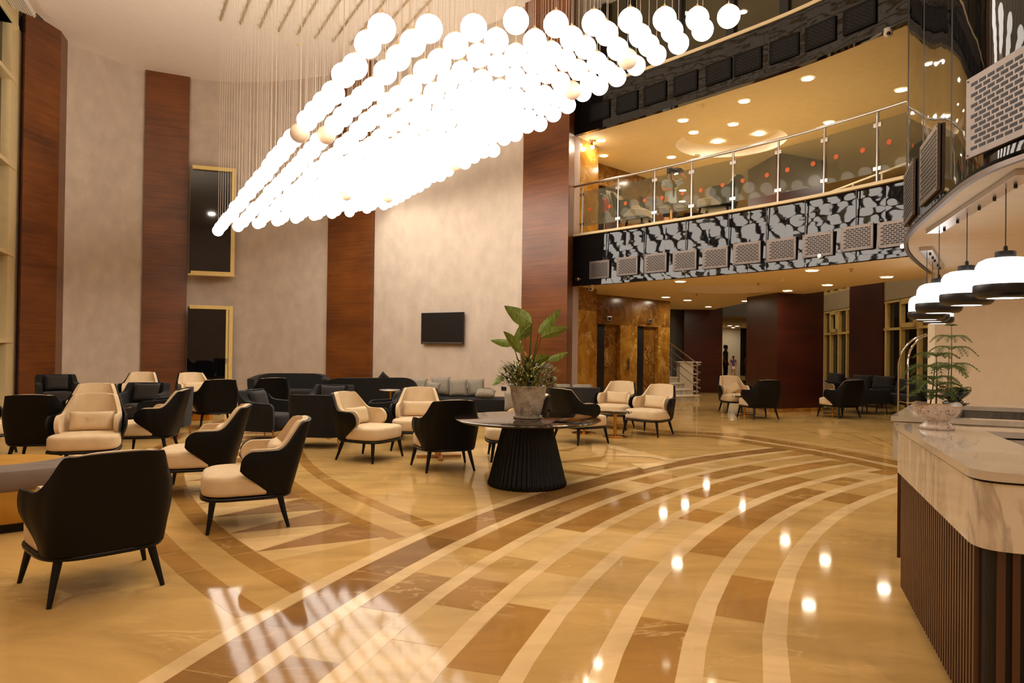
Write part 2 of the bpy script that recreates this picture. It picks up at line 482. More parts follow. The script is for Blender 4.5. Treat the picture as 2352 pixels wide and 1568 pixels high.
for k, r_ in enumerate(RAD):
    a = R(84)+k*.013
    while a < R(208):
        st = .62/r_; p = pol(CR, r_, a+st/2)
        if not beyond(p):
            w = HWS+(.006 if k < 3 else 0)
            fl.add([pol(CR, r_-w, a), pol(CR, r_+w, a), pol(CR, r_+w, a+st), pol(CR, r_-w, a+st)], Z2, vary(LGT, .07))
        a += st
CL = (8.75, 14.25)
def outside8(p): return math.hypot(p[0]-CR[0], p[1]-CR[1]) > RAD[7]+.06
for rr, hw_ in ((14.12, .085), (14.53, .085), (13.02, .075), (12.6, .075)):
    a = R(176)
    while a < R(232):
        st = .5/rr; p = pol(CL, rr, a+st/2)
        if outside8(p): fl.add([pol(CL, rr-hw_, a), pol(CL, rr+hw_, a), pol(CL, rr+hw_, a+st-.0008), pol(CL, rr-hw_, a+st-.0008)], Z1, vary(DKB, .12))
        a += st
a = R(176); k = 0
while a < R(232):
    st = .60/13.5; p = pol(CL, 13.57, a+st/2)
    if outside8(p) and outside8(pol(CL, 13.1, a+1.2*st)):
        fl.add([pol(CL, 13.1, a), pol(CL, 14.03, a), pol(CL, 14.03, a+st), pol(CL, 13.1, a+st)], Z1, vary(BEI, .05))
        fl.add([pol(CL, 13.1, a), pol(CL, 14.03, a+st*.55), pol(CL, 13.1, a+st*.95)], Z2, vary(srgb(158, 120, 78), .08))
        fl.add([pol(CL, 14.03, a+st*.55), pol(CL, 13.5, a+st*.15), pol(CL, 14.03, a-st*.1)], Z2, vary(srgb(232, 202, 150), .04))
    a += st
# pale field tiles between the ring pairs, starburst by the far tables
for pts, c in (([(1310, 1035), (1240, 1040), (1330, 1026)], DKB), ([(1286, 1060), (1390, 1047), (1380, 1058), (1284, 1062)], DKB),
               ([(1290, 1078), (1385, 1090), (1370, 1094), (1292, 1084)], DKB), ([(1400, 1030), (1530, 1058), (1560, 1058), (1390, 1018)], LGT),
               ([(1380, 1046), (1480, 1036), (1500, 1050)], BEI), ([(1450, 1066), (1560, 1060), (1478, 1078)], LGT),
               ([(1320, 1066), (1400, 1060), (1392, 1076)], BEI)):
    q = [G(x, y).to_2d() for x, y in pts]; ZT = globals().get('ZT', Z3)+.0004; fl.add(q, ZT, vary(c))
bs = catmull([(p[0], p[1], 0) for p in BAND], 5)
o1 = offset(bs, .0); 
def bandstrip(d0, d1, c, z):
    a_, b_ = offset(bs, d0), offset(bs, d1)
    for i in range(len(bs)-1): fl.add([a_[i], a_[i+1], b_[i+1], b_[i]], z, vary(c, .08))
bandstrip(-.38, -.09, DKB, Z3); bandstrip(-.06, .06, LGT, Z3+.0003); bandstrip(.09, .42, DKB, Z3); bandstrip(.6, .68, LGT, Z3)
for k in range(9):     # pale and dark strips fanning out under the balcony
    p0 = G(1960+k*22, 1015+k*4).to_2d(); p1 = G(1830+k*30, 985+k*3).to_2d()
    if k % 2 == 0: fl.add([p0, p0+Vector((.0, .16)), p1+Vector((0, .16)), p1], Z2, vary(DKB))
me = bpy.data.meshes.new('floor'); me.from_pydata(fl.v, [], fl.f)
ca = me.color_attributes.new('tone', 'FLOAT_COLOR', 'CORNER'); i = 0
for pgn, c in zip(me.polygons, fl.c):
    for _ in pgn.loop_indices: ca.data[i].color = c4(c); i += 1
bm_ = bmesh.new(); bm_.from_mesh(me)
for f in bm_.faces:
    if f.normal.z < 0: f.normal_flip()
bm_.to_mesh(me); bm_.free()
me.materials.append(MATS['floor_marble'])
o = bpy.data.objects.new('floor', me); COL.objects.link(o); struct(o)

# ---- lobby shell
WALLPTS = [(-12.25, 18.3), (-11.35, 20.15), (-10.0, 21.0), (-7.9, 21.2), (-5.6, 20.55), (-4.3, 19.72), (-.73, 17.22), (.3, 16.15)]
wall = [p.to_2d() for p in catmull([(x, y, 0) for x, y in WALLPTS], 8)]
b = B(); strip(b, wall, 0, LOBBY_Z, .3); struct(b.done('wall_back', 'plaster', smooth=True, ang=30))
b = B(); b.poly([(-16, -8, LOBBY_Z), (16, -8, LOBBY_Z), (16, 30, LOBBY_Z), (-16, 30, LOBBY_Z)]); b.poly([(-16, -8, LOBBY_Z+.2), (16, -8, LOBBY_Z+.2), (16, 30, LOBBY_Z+.2), (-16, 30, LOBBY_Z+.2)])
struct(b.done('ceiling', 'ceiling_paint'))
# wood clad columns
def column(A, Bq, depth, name, h=LOBBY_Z):
    A, Bq = v2(A), v2(Bq); t = (Bq-A).normalized(); n = Vector((-t.y, t.x))
    b = B(); b.prism([A, Bq, Bq+n*depth, A+n*depth], 0, h); return struct(b.done(name, 'walnut'))
c1a, c1b = G(60, 21, 9.7).to_2d(), G(141, 72, 9.7).to_2d()
t = (c1b-c1a).normalized(); c1back = P(38, 500, 17.15).to_2d()
b = B(); b.prism([c1a, c1b, c1b+Vector((-.25, .7)), c1back+Vector((-.2, 1.4)), c1back], 0, LOBBY_Z); struct(b.done('trim_1', 'walnut'))
column(G(335, 160, 9.7).to_2d(), G(437, 177, 9.7).to_2d(), .5, 'trim_2')
column(hit(752, 600, (-5.5, 20.33), (-4.2, 19.5)), hit(853, 600, (-5.5, 20.33), (-4.2, 19.5)), .6, 'trim_3')
c4a = v2((.21, 16.10)); c4b = v2((1.21, 15.12))
b = B(); b.prism([c4a, c4b, (1.40, 15.86), (.9, 16.6)], 0, LOBBY_Z); struct(b.done('trim_4', 'walnut'))
# glazed wall on the left, receding towards the column
LW0 = P(37, 500, 16.9).to_2d(); LW1 = v2((-8.0, 6.2))
lt = (LW1-LW0).normalized(); ln = Vector((lt.y, -lt.x))     # ln points outside
if ln.x > 0: ln = -ln
def wallbox(b, A, d0, d1, z0, z1, o0, o1):
    """box along the direction lt from A, between distances and outward offsets"""
    q = [A+lt*d0+ln*o0, A+lt*d1+ln*o0, A+lt*d1+ln*o1, A+lt*d0+ln*o1]
    b.prism(q, z0, z1)
b = B(); wallbox(b, LW0, 0, 14, 0, LOBBY_Z, .25, .45); struct(b.done('wall_left', 'grey_wall'))
wt = thing('window_1', '', ''); del wt['label']; del wt['category']; wt['kind'] = 'structure'
b = B()
wallbox(b, LW0, 0, 14, 0.12, LOBBY_Z, .14, .16); b.done('window_pane', 'night_glass', wt)
b = B()
wallbox(b, LW0, 0, .8, 0, LOBBY_Z-.5, -.05, .2)
for z in (1.50, 3.58, 5.68, 7.75, 9.1):
    wallbox(b, LW0, .4, 13, z, z+.1, -.09, .15)
for d in (2.4, 4.8, 7.2, 9.6, 12.): wallbox(b, LW0, d, d+.12, 0, LOBBY_Z-.4, -.04, .15)
wallbox(b, LW0, 0, 14, 0, .12, -.05, .2); wallbox(b, LW0, .3, 14, LOBBY_Z-.6, LOBBY_Z, -.05, .2)
b.done('window_frame', 'beige_frame', wt)
# rest of the shell, out of view behind the camera and the desks
b = B(); b.prism([(-8.0, 6.0), (-7.8, 6.0), (-7.8, -7.6), (-8.0, -7.6)], 0, LOBBY_Z); struct(b.done('wall_left', 'plaster'))
b = B(); b.prism([(-8, -7.8), (15.8, -7.8), (15.8, -7.6), (-8, -7.6)], 0, LOBBY_Z); struct(b.done('wall_front', 'plaster'))
b = B(); b.prism([(15.6, -7.6), (15.8, -7.6), (15.8, 30), (15.6, 30)], 0, LOBBY_Z); struct(b.done('wall_right', 'plaster'))
# recessed night windows on the curved wall
def wallwindow(n, px0, px1, y0, y1, A, Bq, frame_mat, door=False):
    """a framed dark window whose corners are given along a plan line"""
    a_, c_ = hit(px0, (y0+y1)/2, A, Bq), hit(px1, (y0+y1)/2, A, Bq)
    t_ = (c_-a_).normalized(); n_ = Vector((t_.y, -t_.x)); w_ = (c_-a_).length
    zt = P(px1, y0, c_.y).z; zb = 0.02 if door else P(px1, y1, c_.y).z
    rz = math.atan2(t_.y, t_.x); mid = (a_+c_)/2; fw = .11
    ob = thing('window_%d' % n, '', '', (mid.x, mid.y, zb), rz); del ob['label']; del ob['category']; ob['kind'] = 'structure'
    h_ = zt-zb
    b = B(); b.box((0, .05, h_/2), (w_-.1, .02, h_-.1)); b.done('window_pane', 'night_glass', ob)
    b = B()
    b.box((w_/2-fw/2, 0, h_/2), (fw, .13, h_), bev=.008)
    for z in (fw/2, h_-fw/2): b.box((0, 0, z), (w_-fw*2, .13, fw), bev=.008)
    if not door: b.box((.05, -.05, -.015), (w_, .25, .03))
    else:
        b.box((w_/2-.16, .0, h_/2), (.07, .1, h_-.2), bev=.005)
    b.done('window_frame', frame_mat, ob)
    if door:
        b = B(); b.box((w_/2-.16, -.09, 1.02), (.03, .06, .14), bev=.006); b.done('window_handle', 'satin_steel', ob)
    return ob
wallwindow(2, 431, 540, 388, 634, (-10.4, 20.25), (-8.35, 20.92), 'yellow_frame')
wallwindow(3, 425, 534, 703, 900, (-10.4, 20.25), (-8.35, 20.92), 'yellow_frame', True)

# ---- balcony: fascia, slab, soffit
FAS = [(1.36, 15.82), (2.75, 14.35), (4.05, 12.82), (4.97, 11.62), (5.86, 10.06), (6.35, 9.0)]
fasc = [p.to_2d() for p in catmull([(x, y, 0) for x, y in FAS], 4)]
DRM = [(4.35, 2.9), (3.85, 3.9), (3.65, 4.88), (3.74, 5.6), (4.13, 6.66), (4.63, 7.91), (5.12, 8.9), (5.93, 10.13), (7.37, 12.04)]
drum = [p.to_2d() for p in catmull([(x, y, 0) for x, y in DRM], 6)]
b = B(); strip(b, fasc, SOF_Z-.02, FL2_Z-.05, .12, tilt=.05); struct(b.done('wall_balcony', 'black_gloss'))
b = B()
for i in range(0, len(fasc), 2):
    p = fasc[i]; b.box((p.x, p.y, (SOF_Z+FL2_Z)/2), (.014, .014, FL2_Z-SOF_Z-.1), rz=.7)
struct(b.done('trim_5', 'black_metal'))
b = B(); strip(b, fasc, CEIL2_Z-.02, 7.42, .12); struct(b.done('wall_upper_balcony', 'black_gloss'))
b = B(); q = offset(fasc, -.03); strip(b, q, FL2_Z-.05, FL2_Z+.0, .25); struct(b.done('trim_6', 'soffit_paint'))
b = B(); strip(b, q, 7.42, 7.48, .3); struct(b.done('trim_7', 'soffit_paint'))
def poly_with_hole(pts, z, hole=None, hz=None, depth=.24):
    b = B()
    if hole is None:
        tri = tessellate_polygon([[Vector((p[0], p[1], 0)) for p in pts]]); vs = [b.bm.verts.new((p[0], p[1], z)) for p in pts]
        for t_ in tri:
            try: b.bm.faces.new([vs[i] for i in t_])
            except ValueError: pass
        return b
    (hx, hy), hr = hole; n = 48
    H_ = [Vector((hx+hr*math.cos(2*PI*k/n), hy+hr*math.sin(2*PI*k/n), 0)) for k in range(n)]
    allp = [Vector((p[0], p[1], 0)) for p in pts]
    tri = tessellate_polygon([allp, H_[::-1]])
    full = allp+H_[::-1]; vs = [b.bm.verts.new((p.x, p.y, z)) for p in full]
    for t_ in tri:
        try: b.bm.faces.new([vs[i] for i in t_])
        except ValueError: pass
    hv = vs[len(allp):][::-1]; prev = hv
    for k, (rr, dz) in enumerate(((1.0, .03), (.985, .10), (.94, .17), (.86, depth), (.5, depth+.01))):
        q = [b.bm.verts.new((hx+hr*rr*math.cos(2*PI*j/n), hy+hr*rr*math.sin(2*PI*j/n), z+dz)) for j in range(n)]
        b.bridge(prev, q, 1 if k < 4 else 0); prev = q  # recess sides get a paler paint in place of the cove's light
    b.bm.faces.new(prev).material_index = 0
    return b
inner = offset(fasc, .1)
LOWS = [(p.x, p.y) for p in inner]+[(7.43, 12.06), (8.04, 13.35), (7.68, 14.1), (7.5, 15.1), (7.45, 16.9), (7.0, 19.0), (7.2, 25.2), (5.3, 24.6), (4.6, 22.2), (1.0, 22.2), (1.0, 16.3)]
b = poly_with_hole(LOWS, SOF_Z, ((5.18, 16.3), 1.22)); struct(b.done('ceiling', ['soffit_paint', 'ceiling_paint'], smooth=True, ang=30))
UPS = [(p.x, p.y) for p in inner]+[(15.5, 9.0), (15.5, 29.8), (1.0, 29.8), (1.0, 16.3)]
b = poly_with_hole(UPS, CEIL2_Z, ((5.15, 16.25), 1.27)); struct(b.done('ceiling', ['soffit_paint', 'ceiling_paint'], smooth=True, ang=30))
b = poly_with_hole(LOWS, FL2_Z); struct(b.done('floor', 'soffit_paint'))
# void edge of the upper floor towards the rear hall
edge = [(7.43, 12.06), (8.04, 13.35), (7.68, 14.1), (7.5, 15.1), (7.45, 16.9), (7.0, 19.0), (7.2, 25.2)]
b = B(); strip(b, [v2(p) for p in edge], SOF_Z, FL2_Z+.02, -.06); struct(b.done('trim_8', 'soffit_paint'))
# top floor: floor slab, glazing
b = poly_with_hole(UPS, 7.45); struct(b.done('floor', 'soffit_paint'))
tg = thing('window_4', '', ''); del tg['label']; del tg['category']; tg['kind'] = 'structure'
tgl = offset(fasc, .75)
b = B(); strip(b, tgl, 7.46, 9.68, .02); b.done('window_pane', 'clear_glass', tg)
b = B()
for px in (1385, 1441, 1551, 1673, 1796, 1925):
    best = min(((abs((CX+FPX*(Vector((p.x, p.y, 0)).dot(_r))/(Vector((p.x, p.y, 0)).dot(_f)))-px), p) for s_ in [tgl] for a_, b2 in zip(s_, s_[1:]) for p in [a_.lerp(b2, k/10) for k in range(10)]), key=lambda q: q[0])[1]
    b.box((best.x, best.y, 8.57), (.16, .2, 2.2), rz=R(-40))
b.done('window_frame', 'black_metal', tg)
# ---- reception drum, its soffit and the wall behind the desks
b = B(); strip(b, drum, SOF_Z+.02, LOBBY_Z, -.14); struct(b.done('wall_reception', 'black_gloss', smooth=True, ang=60))
b = B()
for i in (9, 15, 21, 27, 33, 39):
    p = drum[i]; b.box((p.x, p.y, 6.4), (.008, .008, 6.6), rz=.4)
struct(b.done('trim_9', 'black_metal'))
b = B(); q = offset(drum, .02); strip(b, q, SOF_Z-.06, SOF_Z-.02, -.04); struct(b.done('trim_10', 'grille_steel', smooth=True, ang=60))
RS = [(p.x, p.y) for p in offset(drum, -.03)]+[(15.5, 10.6), (15.5, 2.9)]
b = poly_with_hole(RS, SOF_Z-.04); struct(b.done('ceiling', 'cream_paint'))
b = B(); b.prism([(7.43, 12.0), (15.5, 10.4), (15.5, 10.7), (7.46, 12.25)], 0, SOF_Z-.04); struct(b.done('wall_reception', 'cream_paint'))
b = B(); b.prism([(4.35, 2.75), (15.5, 2.75), (15.5, 2.9), (4.35, 2.9)], SOF_Z-.04, LOBBY_Z); struct(b.done('wall_reception', 'plaster'))
# ---- piers and lift wall
b = B(); b.prism([(1.40, 15.86), (1.55, 16.06), (1.45, 16.6), (1.2, 16.3)], 0, CEIL2_Z); struct(b.done('trim_11', 'lilac_paint'))
b = B(); b.prism([(1.55, 16.06), (2.06, 16.72), (2.22, 18.15), (1.7, 17.6), (1.45, 16.6)], 0, 2.45); struct(b.done('wall_pier', 'gold_marble'))
b = B(); b.prism([(1.55, 16.06), (2.06, 16.72), (2.22, 18.15), (1.7, 17.6), (1.45, 16.6)], 2.45, SOF_Z); struct(b.done('wall_pier', 'brown_marble'))
b = B(); b.prism([(1.55, 16.06), (2.06, 16.72), (2.22, 18.15), (1.7, 17.6), (1.45, 16.6)], FL2_Z, CEIL2_Z); struct(b.done('wall_pier', 'gold_marble'))
LA, LB = v2((2.23, 18.2)), v2((4.77, 20.64)); le = (LB-LA).normalized(); lnn = Vector((-le.y, le.x))
def lpos(px): return (hit(px, 850, LA, LB)-LA).dot(le)
D1 = (.06, lpos(1424)); D2 = (lpos(1463), lpos(1511)); LEN = (LB-LA).length
def lbox(b, d0, d1, z0, z1, o0=0., o1=.35):
    b.prism([LA+le*d0+lnn*o0, LA+le*d1+lnn*o0, LA+le*d1+lnn*o1, LA+le*d0+lnn*o1], z0, z1)
for (zb, zt, zh, ms) in ((0, SOF_Z, 2.2, ('gold_marble', 'brown_marble')), (FL2_Z, CEIL2_Z, FL2_Z+1.75, ('brown_marble', 'brown_marble'))):
    b = B()
    for d0, d1 in ((0, D1[0]), (D1[1], D2[0]), (D2[1], LEN)): lbox(b, d0, d1, zb, zh)
    struct(b.done('wall_lift', ms[0]))
    b = B(); lbox(b, 0, LEN, zh, zt); struct(b.done('wall_lift', ms[1]))
b = B(); b.prism([LB, LB+Vector((.1, .9)), LB+Vector((-.3, 1.2)), LB+lnn*.35], 0, SOF_Z); struct(b.done('wall_lift', 'gold_marble'))
nd = 1
for zb, zh in ((0, 2.2), (FL2_Z, FL2_Z+1.75)):
    for d0, d1 in (D1, D2):
        dr = thing('door_%d' % nd, '', ''); del dr['label']; del dr['category']; dr['kind'] = 'structure'; nd += 1
        b = B(); lbox(b, d0+(d1-d0)*.42, d1, zb, zh, .10, .3); b.done('door_panel', 'brown_marble' if zb == 0 else 'satin_steel', dr)
        b = B(); lbox(b, d0, d0+(d1-d0)*.42, zb, zh, .09, .3); b.done('door_frame', 'black_metal', dr)
for k, (px, y, zz, lab) in enumerate(((1396, 741, 2.36, 'small lift display above the lift door next to the marble pier'), (1490, 747, 2.36, 'small lift display above the lift door next to the stairs'))):
    p = hit(px, 850, LA, LB)-lnn*.02
    t_ = thing('lift_display', lab, 'display', (p.x, p.y, zz), math.atan2(le.y, le.x), 'lift displays')
    b = B(); b.box((0, 0, 0), (.2, .04, .12), bev=.005); b.done('case', 'satin_steel', t_)
    b = B(); b.box((0, -.022, 0), (.1, .006, .06)); b.done('screen', 'dome_glass', t_)
p = hit(1442, 850, LA, LB)-lnn*.02
t_ = thing('lift_call_panel', 'slim lift call plate on the marble between the two lift doors', 'call panel', (p.x, p.y, 1.12), math.atan2(le.y, le.x))
b = B(); b.box((0, 0, 0), (.07, .02, .3), bev=.004); b.done('plate', 'satin_steel', t_)
b = B(); b.lathe([(.018, 0), (.018, .012)], n=12); o = b.done('button', 'black_metal', t_); o.rotation_euler = (PI/2, 0, 0); o.location = (0, -.01, .04)
# square pillar in the hall
PIL = [(6.61, 17.02), (8.07, 17.69), (7.95, 19.3), (6.42, 18.7)]
b = B(); b.prism(PIL, .1, CEIL2_Z); struct(b.done('wall_pillar', 'mahogany'))
b = B(); cx_, cy_ = 7.26, 18.17
b.prism([(cx_+(x-cx_)*1.012, cy_+(y-cy_)*1.012) for x, y in PIL], 0, .1); struct(b.done('baseboard_pillar', 'gold_marble'))
# rear walls seen under the balcony
def bwall(px0, px1, Y0, Y1, z0, z1, mat, name, th=.3):
    a_ = P(px0, 800, Y0); c_ = P(px1, 800, Y1)
    b = B(); b.prism([(a_.x, a_.y), (c_.x, c_.y), (c_.x, c_.y+th), (a_.x, a_.y+th)], z0, z1); return struct(b.done(name, mat))
bwall(1500, 1572, 25.4, 25.4, 0, CEIL2_Z, 'grey_wall', 'wall_stairs')
bwall(1571, 1659, 24.7, 24.7, 0, CEIL2_Z, 'mahogany', 'wall_hall')
bwall(1400, 2100, 29.6, 29.6, 2.9, CEIL2_Z, 'grey_wall', 'wall_hall', .2)
bwall(1560, 1700.5, 42, 42, 0, 3.2, 'cream_paint', 'wall_corridor')
bwall(1740, 1800, 42, 42, 0, 3.2, 'cream_paint', 'wall_corridor')
b = B(); b.poly([(6, 26.8, 2.9), (14, 26.8, 2.9), (20, 44, 2.9), (6, 44, 2.9)]); struct(b.done('ceiling', 'cream_paint'))
b = B(); b.prism([(6, 26.7), (14, 26.7), (14, 26.8), (6, 26.8)], 2.88, CEIL2_Z); struct(b.done('wall_bulkhead', 'grey_wall'))
b = B(); b.prism([(6.2, 27), (6.4, 27), (6.4, 42), (6.2, 42)], 0, 3.0); struct(b.done('wall_corridor', 'pale_wall'))
b = B(); b.prism([(14.6, 27), (14.8, 27), (22, 46), (21.8, 46)], 0, 3.0); struct(b.done('wall_corridor', 'pale_wall'))
# glass lobby door at the corridor end
dr = thing('door_5', '', ''); del dr['label']; del dr['category']; dr['kind'] = 'structure'
a_ = P(1700.5, 800, 42).x; c_ = P(1742, 800, 42).x
b = B(); b.box(((a_+c_)/2, 42.1, 1.45), (c_-a_, .02, 2.9)); b.done('door_panel', 'clear_glass', dr)
b = B()
for x in (a_+.1, a_+.32, c_): b.box((x, 42, 1.45), (.1, .1, 2.9))
for z in (2.0, 2.85): b.box(((a_+c_)/2, 42, z), (c_-a_, .1, .08))
b.done('door_frame', 'black_metal', dr)
b = B(); b.prism([(a_-.5, 45), (c_+2, 45), (c_+2, 45.2), (a_-.5, 45.2)], 0, 3.2); struct(b.done('wall_corridor', 'grey_wall'))
# tall windows of the rear hall
RA, RB = v2((11.75, 26.7)), v2((9.75, 12.9))
rt = (RB-RA).normalized(); rn = Vector((-rt.y, rt.x))
if rn.x < 0: rn = -rn       # away from the hall
def rpos(px, y=760): return (hit(px, y, RA, RB)-RA).dot(rt)
def rbox(b, d0, d1, z0, z1, o0, o1):
    b.prism([RA+rt*d0+rn*o0, RA+rt*d1+rn*o0, RA+rt*d1+rn*o1, RA+rt*d0+rn*o1], z0, z1)
E1, E2, E3, E4 = rpos(1886), rpos(1955), rpos(2030), rpos(2160)
b = B(); rbox(b, 0, 13.9, 0, CEIL2_Z, .3, .5); struct(b.done('wall_rear', 'grey_wall'))
b = B(); rbox(b, E1-2, 13.9, 3.02, 3.62, 0, .3); struct(b.done('wall_rear', 'pale_wall'))
b = B(); rbox(b, E2, E3, 0, CEIL2_Z, -.06, .3); struct(b.done('trim_12', 'mahogany'))
def tallwin(n, e0, e1, z0, z1, mull, trans):
    ob = thing('window_%d' % n, '', ''); del ob['label']; del ob['category']; ob['kind'] = 'structure'
    b = B(); rbox(b, e0, e1, z0, z1, .1, .12); b.done('window_pane', 'night_glass', ob)
    b = B()
    for m_ in mull: rbox(b, m_-.06, m_+.06, z0, z1, 0, .12)
    for z in trans: rbox(b, e0, e1, z-.035, z+.035, -.01, .12)
    rbox(b, e0, e1, z1-.06, z1, 0, .12); rbox(b, e0, e1, z0, z0+.06, 0, .12)
    b.done('window_frame', 'yellow_frame', ob); return ob
w1m = [rpos(x) for x in (1892, 1907, 1925, 1944)]
w2m = [rpos(x) for x in (2034, 2068, 2108, 2150)]
tallwin(5, E1-2, E2, 0, 3.0, w1m+[w1m[0]-1.2], (2.18,))
tallwin(6, E3, E4+1.5, 0, 3.0, w2m, (2.2,))
tallwin(7, E1-2, E2, 3.62, 5.9, w1m+[w1m[0]-1.2], (4.9,))
tallwin(8, E3, E4+1.5, 3.62, 5.9, w2m, (4.9,))
# hopper lights in the tall windows
for n, (ma, mb) in ((9, (w1m[1], w1m[2])), (10, (w2m[1], w2m[2]))):
    ob = thing('window_%d' % n, '', ''); del ob['label']; del ob['category']; ob['kind'] = 'structure'
    b = B()
    for d0, d1, z0, z1 in ((ma+.05, ma+.17, 2.22, 2.95), (mb-.17, mb-.05, 2.22, 2.95), (ma+.05, mb-.05, 2.22, 2.34), (ma+.05, mb-.05, 2.85, 2.95)):
        rbox(b, d0, d1, z0, z1, -.05, .06)
    b.done('window_frame', 'yellow_frame', ob)
# upper gallery rear wall behind the glass rail
b = B(); b.prism([(1.7, 27.5), (15.4, 27.5), (15.4, 27.7), (1.7, 27.7)], FL2_Z, CEIL2_Z); struct(b.done('wall_gallery', 'pale_wall'))
b = B(); b.prism([(4.9, 21.6), (4.9, 27.5), (5.0, 27.5), (5.0, 21.6)], FL2_Z, CEIL2_Z); struct(b.done('wall_gallery', 'pale_wall'))
# ================================================================ CHANDELIER: 300 globes hung in 10 slanting rows
ORD = ['first', 'second', 'third', 'fourth', 'fifth', 'sixth', 'seventh', 'eighth', 'ninth', 'tenth']
CNT = ['lowest', 'second', 'third', 'fourth', 'fifth', 'sixth', 'seventh', 'eighth', 'ninth', 'tenth', 'eleventh', 'twelfth', 'thirteenth', 'fourteenth', 'fifteenth', 'sixteenth', 'seventeenth', 'eighteenth', 'nineteenth', 'twentieth', 'twenty-first', 'twenty-second', 'twenty-third', 'twenty-fourth', 'twenty-fifth', 'twenty-sixth', 'twenty-seventh', 'twenty-eighth', 'twenty-ninth', 'topmost']
DIM = {(21, 0), (20, 1), (26, 8), (23, 8), (7, 5), (11, 9), (4, 8)}
GR = .133
def gpos(i, j): return Vector((-7.358+.21*i+.422*j, 16.98-.364*i+.186*j, 4.372+.005*i+.111*j))
b = B(); b.sph((0, 0, 0), GR, 26, 16); g_lit = b.done('globe', 'globe_lit', smooth=True, ang=180)
b = B(); b.sph((0, 0, 0), GR, 26, 16); g_dim = b.done('globe', 'globe_dim', smooth=True, ang=180)
b = B(); b.lathe([(.05, GR-.02), (.048, GR+.004), (.012, GR+.012), (.011, GR+.04), (.004, GR+.05)], n=14); g_cap = b.done('cap', 'cap_gold', smooth=True)
b = B(); b.lathe([(.0028, 0), (.0028, 1)], n=5); g_cab = b.done('cable', 'cable_clear')
g_parts = [g_lit, g_dim, g_cap, g_cab]; used_p = set()
def use(o, parent):
    c = o if o not in used_p else o.copy()
    if o in used_p: COL.objects.link(c)
    used_p.add(o); c.parent = parent; return c
rng = random.Random(3)
JIT = {(29, 3): .05, (22, 9): .06, (15, 9): -.09, (19, 9): -.06, (8, 9): .05, (28, 0): .04, (27, 0): -.03}
for j in range(10):
    for i in range(30):
        p = gpos(i, j); p.z += JIT.get((i, j), rng.uniform(-.035, .035)); dim = (i, j) in DIM
        lab = '%s white glass globe on a cable, %s of the %s slanting row from the left' % ('unlit beige' if dim else 'glowing', CNT[i], ORD[j])
        if dim: lab = 'unlit off-white glass globe on a cable, %s of the %s slanting row from the left' % (CNT[i], ORD[j])
        t_ = thing('globe_pendant', lab, 'pendant lamp', p, 0, 'glass globes of the slanting cascade')
        use(g_dim if dim else g_lit, t_); use(g_cap, t_)
        c = use(g_cab, t_); c.location = (0, 0, GR+.045); c.scale = (1, 1, LOBBY_Z-.04-p.z-GR-.045)
for j in range(10):
    a_, c_ = gpos(-.4, j), gpos(29.6, j); a_.z = c_.z = LOBBY_Z-.02
    t_ = thing('ceiling_rail', 'thin metal ceiling rail holding the cables of the %s globe row from the left' % ORD[j], 'rail', (a_+c_)/2, math.atan2((c_-a_).y, (c_-a_).x), 'cable rails on the lobby ceiling')
    L_ = (c_-a_).length
    b = B(); b.box((0, 0, 0), (L_, .045, .04)); b.done('rail', 'cap_gold', t_)
    b = B()
    for i in range(30): b.tube([(-L_/2+L_*(i+.4)/30, 0, -.02), (-L_/2+L_*(i+.4)/30, -.08, -.03), (-L_/2+L_*(i+.4)/30, -.1, 0.01)], .006, 4)
    b.done('clip', 'cap_gold', t_)

# ================================================================ LIGHTS IN THE SOFFITS
def downlight(mat='down_lit', r_=.1):
    t_ = thing('downlight', '', 'downlight')
    b = B(); b.lathe([(r_+.02, 0), (r_+.022, -.008), (r_+.003, -.012), (r_, -.004)], n=24, cap=False); b.done('ring', 'white_plastic', t_, smooth=True)
    b = B(); b.lathe([(r_, -.004), (r_*.6, -.008), (.01, -.009)], n=24); b.done('lens', mat, t_, smooth=True, ang=180)
    return t_
dl = downlight()
GLO = 'downlights under the balcony'; GUP = 'downlights in the gallery ceiling'
for (x, y), lab in (((1563, 646), 'lit round downlight by the front edge of the balcony soffit, above the lift lobby'),
                    ((1529, 682), 'lit round downlight in the soffit just in front of the marble lift wall'),
                    ((1579, 689), 'lit round downlight in the soffit beyond the round recess, towards the stairs'),
                    ((1627, 704), 'lit round downlight at the rear corner of the soffit above the stair rail'),
                    ((1712, 690.5), 'lit round downlight in the soffit at the left of the square wood pillar'),
                    ((1809, 667), 'lit round downlight in the soffit directly in front of the wood pillar'),
                    ((1901, 654), 'lit round downlight at the rear edge of the soffit above the first tall window'),
                    ((1865, 620.7), 'lit round downlight near the black fascia between pillar and tall windows'),
                    ((2036.5, 635.5), 'lit round downlight of the soffit closest to the reception pendants'),
                    ((1379.5, 695), 'small lit downlight beside the marble pier in front of the lift')):
    place(dl, USED, G(x, y, SOF_Z-.001), 0, lab, GLO)
